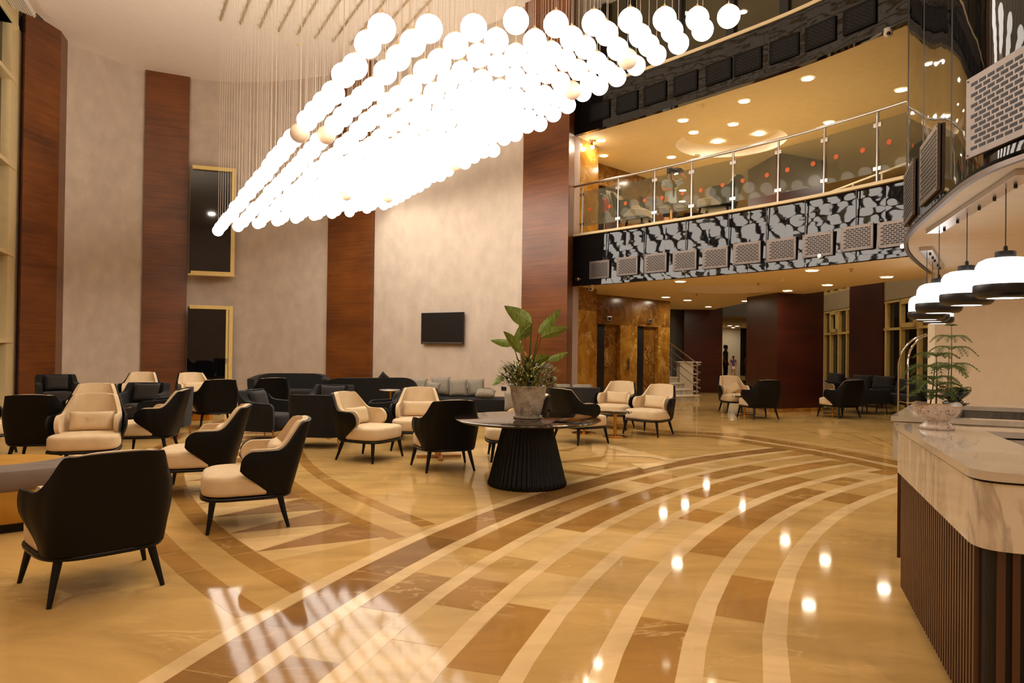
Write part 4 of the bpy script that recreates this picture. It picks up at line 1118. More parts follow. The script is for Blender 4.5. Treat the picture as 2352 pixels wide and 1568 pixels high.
def solid_leaf(b, *a, **k): blade(b, *a, **k)
pl = thing('potted_plant', 'big broad-leaved plant over bushy foliage in the speckled pot', 'plant', (TX, TY+.02, 1.09))
O = Vector((TX, TY+.02, 1.09))
def at_(x, y, dY=0.): return P(x, y, TY+.02+dY)-O
BIG = [((1221, 742), (1158, 702), .20, .0), ((1221, 745), (1176, 790), .17, .14), ((1237, 766), (1288, 708), .14, -.05), ((1243, 774), (1308, 752), .13, -.12),
       ((1178, 790), (1126, 781), .10, .05), ((1198, 812), (1156, 760), .13, -.1), ((1258, 828), (1306, 808), .09, .02), ((1206, 768), (1192, 735), .13, .18), ((1155, 862), (1130, 885), .08, -.12), ((1228, 832), (1262, 818), .12, -.15)]
for k, (a0, a1, w, dy) in enumerate(BIG):
    b = B(); s_ = at_(*a0, dy); e_ = at_(*a1, dy*1.6-.06)
    blade(b, s_, e_, w, droop=.10, fold=.35 if k % 2 else .2, n=14, side=(e_-s_).cross(Vector((.15, 1, .35 if k % 2 else -.2))), wav=.04)
    lf = b.done('leaf', 'leaf', pl, smooth=True, ang=180)
    b = B(); b.tube([s_, s_.lerp(e_, .33)+Vector((0, -.002, .02)), s_.lerp(e_, .8)], [.004, .003, .001], 5); b.done('midrib', 'leaf_vein', lf)
    b = B(); root = Vector((random.uniform(-.06, .06), random.uniform(-.06, .06), 0))
    b.tube([root, root.lerp(s_, .5)+Vector((0, 0, .02)), s_], [.009, .007, .005], 7); b.done('stem', 'leaf_dark', pl, smooth=True)
b = B(); rg = random.Random(11)
for k in range(900):
    a = rg.uniform(0, 2*PI); rr = .31*rg.random()**.5; zz = rg.uniform(-.02, .34)*(1-rr*1.6)+.03
    p = Vector((rr*math.cos(a)*1.05, rr*math.sin(a), zz)); d = Vector((math.cos(a)*rg.uniform(.2, 1), math.sin(a)*rg.uniform(.2, 1), rg.uniform(-.3, .9))).normalized()
    blade(b, p, p+d*rg.uniform(.045, .085), rg.uniform(.022, .04), n=3, fold=.2, mi=0 if rg.random() < .45 else 1)
for k in range(9):       # fine sprays
    a = rg.uniform(0, 2*PI); tip = Vector((math.cos(a)*.30, math.sin(a)*.22, rg.uniform(.22, .42)))
    if k < 4: tip = Vector((-.2-.04*k, rg.uniform(-.1, .1), .16+.05*k))
    b.tube([(0, 0, 0), tip*.6+Vector((0, 0, .04)), tip], .0025, 4, mi=1)
    for q in range(9):
        c = tip*(.45+.06*q)
        for s_ in (-1, 1): blade(b, c, c+Vector((s_*.03, rg.uniform(-.02, .02), .02)), .014, n=3, mi=rg.randint(0, 1))
o = b.done('foliage', ['leaf_pale', 'leaf_dark'], pl, smooth=True, ang=180); o['kind'] = 'stuff'
# ================================================================ WALL ITEMS
def on_wall(px, y, inset=.03):
    e, t_ = None, None
    for a_, c_ in zip(wall, wall[1:]):
        h = hit(px, y, a_, c_); t = (h-a_).dot(c_-a_)/(c_-a_).length_squared
        if -.001 <= t <= 1.001: e = h; t_ = (c_-a_).normalized()
    n_ = Vector((-t_.y, t_.x)); e = e-n_*inset
    return Vector((e.x, e.y, P(px, y, e.y).z)), math.atan2(t_.y, t_.x), t_, e
p, rz, tt, e = on_wall(1021, 754, .09)
pl_, _, _, e0 = on_wall(975, 754, .09); pr_, _, _, e1 = on_wall(1071, 754, .09)
wd = (e1-e0).length; hg = 73/FPX*e.y
t_ = thing('television', 'flat black television hung on the grey plaster wall', 'television', p, math.atan2((e1-e0).y, (e1-e0).x))
b = B(); b.box((0, 0, 0), (wd, .06, hg), bev=.01); b.done('casing', 'black_plastic', t_)
b = B(); b.box((0, -.032, .03), (wd-.04, .004, hg-.10)); b.done('screen', 'tv_screen', t_)
b = B(); b.box((0, -.034, -hg/2+.035), (wd-.01, .01, .05)); b.done('bottom_bezel', 'grille_steel', t_)
b = B(); b.box((0, .05, 0), (.4, .06, .4)); b.done('bracket', 'black_metal', t_)
p, rz, tt, e = on_wall(1158, 892, .012)
t_ = thing('wall_socket', 'black socket plate on the plaster beside the plant pot', 'socket', p, rz)
b = B(); b.box((0, 0, 0), (.17, .02, .09), bev=.004); b.done('plate', 'black_plastic', t_)
b = B(); b.box((-.04, -.011, 0), (.05, .006, .05)); b.box((.04, -.011, 0), (.05, .006, .05)); b.done('outlet', 'dome_glass', t_)
# pleated white blind end in the ceiling corner
p = G(52, 5, 9.5)
t_ = thing('roller_blind', 'ribbed white blind end in the top corner beside the first wood column', 'blind', p, math.atan2(lt.y, lt.x))
b = B()
for k in range(9): b.box((.5, -.3+.06*k, -.02*k), (1.5, .045, .12), bev=.01)
b.done('slats', 'white_plastic', t_)
b = B(); b.tube([(-.3, .2, -.1), (-.45, .3, -.16)], .02, 6); b.done('bracket', 'black_metal', t_)
# fire extinguisher on the gallery pier
p = P(1383, 500, 17.45)
t_ = thing('fire_extinguisher', 'red fire extinguisher with black hose on the gallery wall by the pier', 'fire extinguisher', p+Vector((.06, -.1, 0)))
b = B(); b.lathe([(.075, 0), (.085, .02), (.085, .40), (.06, .46), (.025, .48), (.025, .5)], n=24); b.done('cylinder', 'red_paint', t_, smooth=True)
b = B(); b.lathe([(.087, 0), (.087, .1)], n=24); b.done('foot_ring', 'black_plastic', t_, smooth=True)
b = B(); b.box((0, 0, .53), (.05, .05, .06)); b.box((-.05, 0, .57), (.16, .02, .02), tilt=Matrix.Rotation(R(20), 4, 'Y')); b.done('valve', 'satin_steel', t_)
b = B(); b.tube([(0, 0, .54), (.08, 0, .56), (.14, 0, .42), (.13, 0, .2), (.10, -.02, .1)], .012, 8); b.done('hose', 'black_plastic', t_, smooth=True)
b = B(); b.box((0, .09, .25), (.12, .02, .6)); b.tube([(0, .09, -.06), (0, .09, -(p.z-FL2_Z))], .015, 8); b.lathe([(.12, 0), (.12, .02)], c=(0, .09, -(p.z-FL2_Z)), n=20); b.done('stand', 'satin_steel', t_)

# ================================================================ RECEPTION DESKS
def rounded(pts, idx, r, n=6):
    out = []
    for i, p in enumerate(pts):
        p = v2(p)
        if i not in idx: out.append(p); continue
        a_ = v2(pts[i-1]); c_ = v2(pts[(i+1) % len(pts)])
        s_ = p+(a_-p).normalized()*r; e_ = p+(c_-p).normalized()*r
        for k in range(n+1):
            t = k/n; out.append(s_*(1-t)**2+p*2*t*(1-t)+e_*t*t)
    return out
def shrink(pts, c, d):
    return [v2(p)+(v2(c)-v2(p)).normalized()*d for p in pts]
def bar(b, a_, c_, w, z0, z1):
    """box along a plan segment; w to its right"""
    a_, c_ = v2(a_), v2(c_); t = (c_-a_).normalized(); n_ = Vector((t.y, -t.x))
    b.prism([a_, c_, c_+n_*w, a_+n_*w], z0, z1)
DA, DC = v2((2.42, 4.30)), v2((1.77, 2.61)); du = (DC-DA).normalized(); dv = Vector((-du.y, du.x))   # dv to the desk's inside
if dv.x < 0: dv = -dv
dw = v2((.957, -.29))
D2p = DC+dv*1.75
def desk(name, label, outer, marble_pts):
    return thing(name, label, 'reception desk')
t_ = thing('reception_desk', 'near reception desk with pale marble top and slatted wood front', 'desk')
U = [DA, DC, D2p, D2p-du*.42, DC+dv*.42-du*.42, v2((2.75, 3.96)), v2((2.75, 3.96))+dw*1.2, DA+dw*1.75]
Ur = rounded(U, (1,), .13)
b = B(); b.prism(Ur, 1.065, 1.10); o = b.done('countertop', 'white_marble_top', t_)
def inset_poly(pts, d):
    n = len(pts); out = []
    for i, p in enumerate(pts):
        a_ = pts[i-1]; c_ = pts[(i+1) % n]; t1 = (p-a_).normalized(); t2 = (c_-p).normalized()
        n1 = Vector((-t1.y, t1.x)); n2 = Vector((-t2.y, t2.x)); m_ = (n1+n2)
        if m_.length < 1e-6: out.append(p+n1*d); continue
        m_ = m_.normalized(); k = d/max(.3, m_.dot(n1)); out.append(p+m_*k)
    return out
sgn = 1 if sum(a_.x*c_.y-c_.x*a_.y for a_, c_ in zip(Ur, Ur[1:]+Ur[:1])) > 0 else -1
b = B(); b.prism(inset_poly(Ur, sgn*.012), .80, 1.055); b.done('marble_band', 'white_marble', t_)
b = B(); b.prism(inset_poly(Ur, sgn*.02), 1.055, 1.065); b.done('shadow_gap', 'slat_groove', t_)
b = B(); b.prism(inset_poly(Ur, sgn*.05), .09, .80); b.done('body', 'slat_groove', t_)
b = B(); b.prism(inset_poly(Ur, sgn*.09), 0, .09); b.done('plinth', 'dark_wood_plinth', t_)
b = B(); L_ = (DC-DA).length; k = .03
while k < L_-.12:
    c_ = DA+du*k+dv*.042; b.box((c_.x, c_.y, .445), (.026, .022, .71), rz=math.atan2(du.y, du.x), bev=.003); k += .047
k = .10
while k < 1.7:
    c_ = DC+dv*k-du*.042; b.box((c_.x, c_.y, .445), (.022, .026, .71), rz=math.atan2(du.y, du.x), bev=.003); k += .047
b.done('wood_slats', 'slat_wood', t_)
I0, I1 = DC+dv*.42-du*.42, v2((2.75, 3.96))
b = B(); b.prism([I0, I0+dv*1.3, I1+dw*1.15, I1], .70, .74); b.done('work_surface', 'black_wood', t_)
b = B(); bar(b, I0, I1, -.01, .70, 1.065); b.done('inner_panel', 'slat_groove', t_)
p = G(2342, 1022, .98)
t2_ = thing('document_tray', 'narrow grey tray edge inside the near reception desk', 'tray', (p.x+.12, p.y-.05, .74), R(-38))
b = B(); b.box((0, 0, .12), (.34, .05, .02)); b.box((0, 0, .06), (.30, .03, .12)); b.done('tray', 'grille_steel', t2_)
FA, FB = v2((2.68, 4.82)), v2((3.74, 6.30)); fu = (FB-FA).normalized(); fw_ = Vector((.93, -.37)).normalized()
t_ = thing('reception_desk', 'far reception desk with pale marble top behind the near one', 'desk')
FI = v2((3.12, 4.78)); FJ = v2((3.86, 5.82))
def fpoly(z0, z1, ins, name, mat):
    b = B()
    q = [FA+fu*ins+fw_*ins, FA+fw_*(.5), FJ+fw_*.0, FB-fu*ins+fw_*ins]
    b.prism([FA+fu*ins+fw_*ins, FI+Vector((.0, -.0)), FJ, FB+fw_*.42-fu*ins, FB-fu*ins+fw_*ins], z0, z1)
    b.prism([FB+fw_*.4-fu*ins, FJ, FJ+fw_*2.2, FB+fw_*2.6-fu*ins], z0, z1)
    b.prism([FA+fu*ins+fw_*ins, FA+fw_*2.6+fu*ins, FA+fw_*2.6+fu*(ins+.07), FI], z0, z1)
    return b.done(name, mat, t_)
fpoly(1.065, 1.10, 0, 'countertop', 'white_marble_top'); fpoly(.80, 1.06, .012, 'marble_band', 'white_marble')
fpoly(.10, .80, .04, 'body', 'slat_wood'); fpoly(0, .10, .08, 'plinth', 'dark_wood_plinth')
b = B(); b.prism([FI, FA+fw_*2.5+fu*.1, FJ+fw_*2.0, FJ], .70, .74); b.done('work_surface', 'black_wood', t_)
b = B(); bar(b, FI, FJ, -.01, .70, 1.06); bar(b, FJ+fw_*2.0, FJ, .01, .70, 1.06); b.done('inner_panel', 'slat_groove', t_)
p = FI+fu*.5+fw_*.35
t2_ = thing('monitor', 'pale slanted monitor rim inside the far reception desk', 'monitor', (p.x, p.y, .74), R(-30))
b = B(); b.box((0, 0, .2), (.34, .03, .22), tilt=Matrix.Rotation(R(-20), 4, 'X'), bev=.004); b.done('screen', 'grille_steel', t2_)
b = B(); b.box((0, .02, .05), (.05, .03, .1)); b.box((0, .02, .005), (.2, .14, .01)); b.done('stand', 'grille_steel', t2_)
# ---- bowls with young conifers
def bowl(name, label, loc, mat, r_=.118, h=.145):
    t_ = thing(name, label, 'bowl', loc)
    b = B(); n = 40; prof = [(.085, 0), (.092, .008), (.088, .02), (.062, .036), (.055, .045), (.075, .062), (.105, .09), (.118, .12), (.12, .138), (.113, .14), (.10, .12), (.04, .10)]
    rs = []
    for rr, z in prof:
        q = []
        for k in range(n):
            a = 2*PI*k/n; w = 1+(.05*math.cos(2*a+.6) if z > .05 else 0); zz = z*h/.14+(.010*math.cos(3*a) if z > .1 else 0)
            q.append((rr*r_/.118*w*math.cos(a), rr*r_/.118*w*math.sin(a), zz))
        rs.append(b.ring(q))
    for a_, c_ in zip(rs, rs[1:]): b.bridge(a_, c_)
    b.bm.faces.new(rs[0][::-1]); b.bm.faces.new(rs[-1]); b.done('bowl', mat, t_, smooth=True, ang=60)
    b = B(); b.tube([(r_*1.02*math.cos(2*PI*k/n)*(1+.05*math.cos(4*PI*k/n+.6))*.98, r_*1.0*math.sin(2*PI*k/n)*(1+.05*math.cos(4*PI*k/n+.6))*.98, h*.995+.010*math.cos(6*PI*k/n)) for k in range(n+1)], .0035, 5); b.done('rim', 'gold_rim', t_, smooth=True)
    b = B(); b.lathe([(r_*.84, h*.86), (.01, h*.9)], n=24); b.done('soil', 'soil', t_)
    return t_
def conifer(label, loc, stems, seed):
    t_ = thing('norfolk_pine', label, 'plant', loc); rg = random.Random(seed)
    for (bx, by), (tx, ty), h, tiers in stems:
        b = B(); b.tube([(bx, by, 0), ((bx+tx)/2+.004, (by+ty)/2, h*.5), (tx, ty, h)], [.0045, .0035, .002], 6); b.done('stem', 'stem', t_, smooth=True)
        b = B()
        for zf, ln_, dr_ in tiers:
            c = Vector((bx+(tx-bx)*zf, by+(ty-by)*zf, h*zf)); nb = 6; a0 = rg.uniform(0, 1)
            for q in range(nb):
                a = a0+2*PI*q/nb; L_ = ln_*rg.uniform(.85, 1.1); pts = [c+Vector((math.cos(a)*L_*t, math.sin(a)*L_*t, .25*L_*math.sin(t*PI*.8)-dr_*L_*t*t)) for t in [k/9 for k in range(10)]]
                b.tube(pts, [.0022]*9+[.001], 4)
                for k in range(1, 10):
                    pp = pts[k]; fw = (pts[k]-pts[k-1]).normalized(); sd = fw.cross(Vector((0, 0, 1))).normalized(); tl = L_*.34*math.sin(PI*min(1, k/9*.85+.12))
                    for s_ in (-1, 1):
                        e_ = pp+sd*s_*tl*.8+fw*tl*.75+Vector((0, 0, -.15*tl)); b.tube([pp, pp.lerp(e_, .5)+Vector((0, 0, .004)), e_], [.0018, .0015, .0008], 3)
                        for m_ in range(1, 8):
                            nn = pp.lerp(e_, m_/8); dn = Vector((rg.uniform(-1, 1), rg.uniform(-1, 1), rg.uniform(-.2, 1))).normalized()
                            b.poly([nn, nn+fw*.003, nn+dn*.013])
                    for m_ in range(5):
                        dn = Vector((rg.uniform(-1, 1), rg.uniform(-1, 1), rg.uniform(0, 1))).normalized(); b.poly([pp, pp+fw*.003, pp+dn*.013])
        b.done('branches', 'pine_green', t_)
    return t_
p = G(2152, 985, 1.10); bowl('bowl_planter', 'white bowl planter with dark veins on the near reception desk', p, 'veined_bowl')
conifer('young conifer with drooping tiers in the white veined bowl', p+Vector((0, 0, .125)), [((.0, .01), (.0, .01), .31, ((.20, .05, .3), (.40, .17, .3), (.72, .17, .35), (.97, .11, .2))), ((-.03, .02), (.01, .04), .26, ((.3, .13, .3), (.62, .14, .3)))], 5)
p = G(2192, 929, 1.10); bowl('bowl_planter', 'dark green marble bowl planter on the far reception desk', p, 'green_bowl', .12, .15)
conifer('taller slim conifer in the dark green marble bowl', p+Vector((-.03, 0, .13)), [((0, 0), (.0, .0), .56, ((.35, .22, .3), (.62, .19, .4), (.80, .15, .35), (.99, .04, .0))), ((-.03, 0), (-.02, 0), .36, ((.5, .12, .2),))], 9)

# ================================================================ RECEPTION PENDANTS
def canopy(label, px0, px1, y0, y1, w=.13):
    a_ = G(px0, y0, SOF_Z-.06); c_ = G(px1, y1, SOF_Z-.06); d = (c_-a_)
    t_ = thing('canopy_bar', label, 'canopy', (a_+c_)/2+Vector((0, 0, .0)), math.atan2(d.y, d.x), 'pendant canopy bars')
    b = B(); b.box((0, 0, 0), (d.length, w, .045), bev=.003); b.done('bar', 'satin_steel', t_)
    b = B()
    for k in (-.42, -.1, .22): b.tube([(d.length*k, .02, -.022), (d.length*k, .02, -.05)], .014, 8)
    b.done('cord_grip', 'black_metal', t_)
    return t_
PEN = [((2309.5, 421), (2309, 655), 5.6, 'opal dome pendant with black ring, cut by the picture edge'), ((2220.7, 479), (2220, 676), 6.6, 'opal dome pendant with black ring, next to the one cut by the edge'),
       ((2156, 518), (2156, 697), 7.55, 'opal dome pendant in the middle of the reception row'), ((2128, 572), (2128, 716), 9.25, 'opal dome pendant whose left side pokes out of the row'),
       ((2141.5, 594), (2141, 722), 10.2, 'opal dome pendant almost hidden, only its black ring showing'), ((2153, 609), (2154, 728), 11.0, 'opal dome pendant farthest from the camera over the desks')]
pp_ = thing('dome_pendant', '', 'pendant lamp')
b = B(); b.lathe([(.205, .0), (.214, .03), (.214, .12), (.208, .165), (.185, .205), (.14, .228), (.08, .236), (.05, .238)], n=48); b.done('shade', 'shade_lit', pp_, smooth=True, ang=180)
b = B(); b.lathe([(.13, -.098), (.19, -.092), (.217, -.07), (.226, -.045), (.226, .0), (.222, .012), (.21, .012)], n=48, cap=False); b.done('ring', 'black_metal', pp_, smooth=True)
b = B(); b.lathe([(.135, -.094), (.01, -.097)], n=36, cap=True); b.done('diffuser', 'shade_under', pp_, smooth=True)
b = B(); b.lathe([(.072, .234), (.074, .24), (.074, .282), (.068, .288), (.018, .29), (.016, .33), (.006, .335)], n=28); b.done('cap', 'black_metal', pp_, smooth=True)
b = B(); b.tube([(0, 0, .33), (0, 0, .42)], .0045, 6); cordp = b.done('cord', 'black_plastic', pp_)
for (cx1, cy1), (rx, ry), Y, lab in PEN:
    c = P(rx, ry, Y)          # top of the black ring
    o = place(pp_, USED, (c.x, c.y, c.z-.01), 0, lab, 'opal dome pendants over the reception desks')
    for ch in o.children:
        if ch.name.startswith('cord'):
            z1 = SOF_Z-.092-(c.z-.01); ch.scale = (1, 1, (z1-.33)/.09); ch.location = (0, 0, .33-.33*(z1-.33)/.09)
pv = [P(rx, ry, Y).to_2d() for _, (rx, ry), Y, _ in PEN]
def canopy2(label, a_, c_):
    d = c_-a_
    t_ = thing('canopy_bar', label, 'canopy', ((a_.x+c_.x)/2, (a_.y+c_.y)/2, SOF_Z-.065), math.atan2(d.y, d.x), 'pendant canopy bars')
    b = B(); b.box((0, 0, 0), (d.length, .15, .05), bev=.003); b.done('bar', 'satin_steel', t_)
    b = B()
    for k in (-.38, -.2, .05, .2, .38): b.tube([(d.length*k, .03, -.022), (d.length*k, .03, -.055)], .014, 8)
    b.done('cord_grip', 'black_metal', t_)
d1 = (pv[0]-pv[2]).normalized(); canopy2('long brushed steel canopy bar above the three big dome pendants', pv[2]-d1*.25, pv[0]+d1*.45)
d1 = (pv[3]-pv[5]).normalized(); canopy2('short dark canopy bar above the three far dome pendants', pv[5]-d1*.2, pv[3]+d1*.2)

# ================================================================ LUGGAGE CART
t_ = thing('luggage_cart', 'chrome arched luggage cart behind the far reception desk', 'luggage cart', (8.03, 13.05, 0), R(-12))
for s_ in (-1, 1):
    b = B(); pts = [(-.5, s_*.26, .2), (-.5, s_*.26, 1.3)]+[(-.5*math.cos(PI*k/14), s_*.26*(1-.5*math.sin(PI*k/14)), 1.3+.6*math.sin(PI*k/14)) for k in range(1, 14)]+[(.5, s_*.26, 1.3), (.5, s_*.26, .2)]
    b.tube(pts, .022, 12); b.done('arch', 'chrome', t_, smooth=True)
b = B(); b.box((0, 0, .19), (1.1, .6, .05), bev=.02); b.done('platform', 'red_paint', t_)
b = B(); b.tube([(-.54, -.28, .6), (-.40, -.28, .6)], .015, 8); b.tube([(-.5, -.26, .6), (-.5, .26, .6)], .015, 8); b.done('crossbar', 'chrome', t_, smooth=True)
for sx in (-1, 1):
    for sy in (-1, 1):
        b = B(); w0 = Vector((sx*.45, sy*.22, .075)); b.tube([w0+Vector((0, -.02, 0)), w0+Vector((0, .02, 0))], .075, 16); b.tube([w0, w0+Vector((0, 0, .1))], .012, 6); b.done('wheel', 'black_plastic', t_, smooth=True, ang=50)

# ================================================================ STAIRS
t_ = thing('staircase', 'beige marble stairs rising beside the lift wall with steel rail', 'staircase')
S0 = v2((5.72, 20.75)); sd = Vector((-.56, .83)).normalized(); sw_ = Vector((-.83, -.56)).normalized()
for k in range(9):
    p0 = S0+sd*.30*k; w_ = 1.15
    b = B(); b.prism([p0, p0+sd*(.32), p0+sd*.32+sw_*w_, p0+sw_*w_], 0.17*k, .17*k+.14); b.done('step', 'white_marble', t_)
    b = B(); p1 = p0-sd*.025-sw_*.02; b.prism([p1, p1+sd*.35, p1+sd*.35+sw_*(w_+.02), p1+sw_*(w_+.02)], .17*k+.14, .17*k+.17); b.done('tread', 'floor_marble_plain' if False else 'cream_paint', t_)
rp0, rp1 = S0+sd*.1, S0+sd*2.6
b = B()
for h in (.95, .72, .48, .24):
    b.tube([(rp0.x-sd.x*.12, rp0.y-sd.y*.12, .2+h-.06), (rp0.x, rp0.y, .17+h), (rp1.x, rp1.y, .17+h+1.43)], .022 if h > .9 else .014, 8)
b.done('handrail', 'satin_steel', t_, smooth=True)
for d_ in (.1, 1.15, 2.3):
    q = S0+sd*d_; zz = .17*int(d_/.3)+.15; b = B(); b.tube([(q.x, q.y, zz), (q.x, q.y, .17+.95+(d_-.1)*.57)], .02, 8); b.done('post', 'satin_steel', t_, smooth=True)
a_ = P(1566, 850, 23.6); c_ = P(1590, 850, 23.6)
t_ = thing('white_cabinet', 'pale boxed cabinet seen through the stair rail bars', 'cabinet', ((a_.x+c_.x)/2, 23.9, 0))
b = B(); b.box((0, 0, .55), (c_.x-a_.x+.1, .5, 1.1)); b.done('body', 'cream_paint', t_)
b = B(); b.box((.1, 0, 1.115), (c_.x-a_.x+.45, .55, .03)); b.done('top', 'white_plastic', t_)
for z in (.1, .4, .7, 1.0):
    b = B(); b.box((c_.x-a_.x-.05, 0, z), (.25, .4, .03)); b.done('shelf', 'white_plastic', t_)

# ================================================================ SOFAS BY THE TALL WINDOWS
def lsofa(name, label, X_, Y, w, deg, ncush, back=.78, cat='sofa'):
    p = Vector((X_, Y, 0)); t_ = thing(name, label, cat, (p.x, p.y, 0), R(deg), None)
    b = B(); b.box((0, .02, .32), (w, .78, .12), bev=.03); b.done('seat_frame', 'black_fabric', t_, smooth=True)
    b = B(); b.box((0, .36, .5), (w, .12, .48), bev=.04); b.done('backrest', 'black_fabric', t_, smooth=True)
    for s_ in (-1, 1): b = B(); b.box((s_*(w/2-.05), .0, .44), (.12, .8, .36), bev=.03); b.done('armrest', 'black_fabric', t_, smooth=True)
    for k in range(ncush):
        x = -w/2+.1+(w-.2)*(k+.5)/ncush
        b = B(); b.box((x, -.03, .44), ((w-.2)/ncush-.02, .64, .13), bev=.04); b.done('seat_cushion', 'grey_fabric', t_, smooth=True)
        b = B(); pillow(b, (w-.2)/ncush-.03, .42, .18, Matrix.Translation((x, .22, .68)) @ Matrix.Rotation(R(-14), 4, 'X'), k=.3); b.done('back_cushion', 'grey_fabric', t_, smooth=True, ang=180)
    for sx in (-1, 1):
        for sy in (-1, 1): b = B(); b.tube([(sx*(w/2-.08), sy*.32, .28), (sx*(w/2-.06), sy*.35, 0)], .016, 6); b.done('leg', 'black_metal', t_)
    return t_
lsofa('lounge_sofa', 'dark armchair with pale top cushion right behind the wood pillar edge', 9.9, 21.3, .95, -80, 1, cat='armchair')
lsofa('lounge_sofa', 'dark two-seat sofa with grey cushions between the tall windows', 10.15, 19.55, 1.7, -72, 2)
lsofa('lounge_sofa', 'dark armchair seen from behind before the second tall window', 8.95, 17.3, .85, 100, 1, cat='armchair')
lsofa('lounge_sofa', 'dark sofa with grey cushions under the second tall window, cut by the luggage cart', 9.9, 17.0, 1.5, -76, 2)

# ================================================================ PEOPLE
def skinned(name, pts, edges, mat, parent, sub=2, root=0):
    """one continuous surface grown over a joint skeleton; pts are (x, y, z, rx, ry)"""
    me = bpy.data.meshes.new(name); me.from_pydata([p[:3] for p in pts], edges, [])
    o = bpy.data.objects.new(name, me); COL.objects.link(o)
    md = o.modifiers.new('skin', 'SKIN'); md.use_smooth_shade = True
    sv = me.skin_vertices[0].data
    for i, p in enumerate(pts): sv[i].radius = (p[3], p[4] if len(p) > 4 else p[3]); sv[i].use_root = (i == root)
    s_ = o.modifiers.new('sub', 'SUBSURF'); s_.levels = s_.render_levels = sub
    dg = bpy.context.evaluated_depsgraph_get(); dg.update()
    m2 = bpy.data.meshes.new_from_object(o.evaluated_get(dg), depsgraph=dg)
    o.modifiers.clear(); o.data = m2; bpy.data.meshes.remove(me)
    m2.materials.clear(); m2.materials.append(MATS[mat]); m2.shade_smooth(); m2.name = name
    o.parent = parent; return o
def person(label, loc, rz, H=1.75, top='shirt_blue', bottom='trousers_dark', arms=None, legs=0.06, skirt=False, hair_long=False, lean=0., shorts=False):
    """standing figure facing local -Y; arms: two lists (shoulder side -1, +1) of elbow and wrist points"""
    k = H/1.75; t_ = thing('person', label, 'person', loc, rz)
    S = lambda *p: tuple(v*k for v in p)
    arms = arms or {-1: ((-.25, .02, 1.17), (-.24, -.06, .92)), 1: ((.25, .02, 1.17), (.24, -.06, .92))}
    pts = [S(0, 0, .95, .15, .11), S(0, 0, 1.12, .135, .10), S(0, lean*.5, 1.30, .155, .11), S(0, lean, 1.43, .12, .085), S(0, lean*1.1, 1.50, .055, .055), S(0, lean*1.2-.02, 1.58, .075, .085), S(0, lean*1.2-.015, 1.68, .075, .09)]
    ed = [(0, 1), (1, 2), (2, 3), (3, 4), (4, 5), (5, 6)]
    for s_ in (-1, 1):
        n = len(pts); sx = s_
        pts += [S(sx*.10, 0, .86, .09, .09), S(sx*(.10+legs*.3), -.01, .50, .06, .06), S(sx*(.10+legs), .02, .12, .042, .045), S(sx*(.10+legs), .0, .045, .04, .035), S(sx*(.11+legs), -.13, .03, .04, .028)]
        ed += [(0, n), (n, n+1), (n+1, n+2), (n+2, n+3), (n+3, n+4)]
        m = len(pts); (ex, ey, ez), (wx, wy, wz) = arms[s_]
        pts += [S(sx*.175, lean, 1.41, .062, .06), S(ex, ey+lean, ez, .042, .042), S(wx, wy+lean, wz, .028, .024)]
        ed += [(3, m), (m, m+1), (m+1, m+2)]
        d = (Vector((wx, wy, wz))-Vector((ex, ey, ez))).normalized(); sd_ = d.orthogonal().normalized(); w = Vector((wx, wy+lean, wz))
        pa = w+d*.055; pts.append(S(*pa, .038, .018)); ed.append((m+2, m+3)); pi_ = m+3
        for q, (off, ln_) in enumerate(((-.03, .06), (-.01, .075), (.01, .07), (.028, .055))):
            f1 = pa+sd_*off+d*ln_*.6; f2 = pa+sd_*off*1.15+d*ln_+Vector((0, -.015, 0)); n2 = len(pts)
            pts += [S(*f1, .009, .009), S(*f2, .008, .008)]; ed += [(pi_, n2), (n2, n2+1)]
        th = w+d*.02+sd_*.035; n2 = len(pts); pts += [S(*th, .011, .011), S(*(th+sd_*.015+d*.03), .009, .009)]; ed += [(m+2, n2), (n2, n2+1)]
    body = skinned('body', pts, ed, 'skin', t_)
    z0 = lean*1.2-.02
    b = B(); b.sph(S(0, z0-.074, 1.60), .014*k, 8, 6, (1, 1.2, 1.6)); b.done('nose', 'skin', t_, smooth=True, ang=180)
    b = B()
    for s_ in (-1, 1): b.sph(S(s_*.03, z0-.064, 1.635), .009*k, 8, 6)
    b.done('eye', 'hair', t_, smooth=True)
    b = B()
    for s_ in (-1, 1): b.sph(S(s_*.078, z0+.01, 1.61), .018*k, 8, 6, (.5, 1, 1.6))
    b.done('ear', 'skin', t_, smooth=True)
    b = B(); b.sph(S(0, z0+.02, 1.665), .103*k, 18, 12, (.88, 1.02, .95))
    if hair_long: b.sph(S(0, z0+.09, 1.5), .07*k, 14, 10, (.8, .6, 2.2)); b.sph(S(0, z0+.11, 1.33), .045*k, 12, 8, (.8, .6, 2.4))
    for q in range(14):
        a = q*2.4; b.sph(S(.06*math.cos(a), z0+.02+.07*math.sin(a), 1.735-.01*(q % 3)), .028*k, 8, 6)
    b.done('hair', 'hair', t_, smooth=True, ang=180)
    # clothing
    sp = [S(0, 0, .83, .165, .13), S(0, 0, .90, .165, .128), S(0, 0, 1.12, .155, .118), S(0, lean*.5, 1.30, .172, .125), S(0, lean, 1.43, .130, .096), S(0, lean, 1.475, .075, .07)]
    se_ = [(0, 1), (1, 2), (2, 3), (3, 4), (4, 5)]
    for s_ in (-1, 1):
        m = len(sp); (ex, ey, ez), _w = arms[s_]; a_ = Vector((s_*.175, lean, 1.41)); e_ = Vector((ex, ey+lean, ez)); c_ = a_.lerp(e_, .72)
        sp += [S(*a_, .078, .075), S(*c_, .068, .066)]; se_ += [(4, m), (m, m+1)]
    skinned('shirt', sp, se_, top, t_, sub=2)
    bp_ = [S(0, 0, .99, .155, .118), S(0, 0, .93, .16, .12)]; be = [(0, 1)]
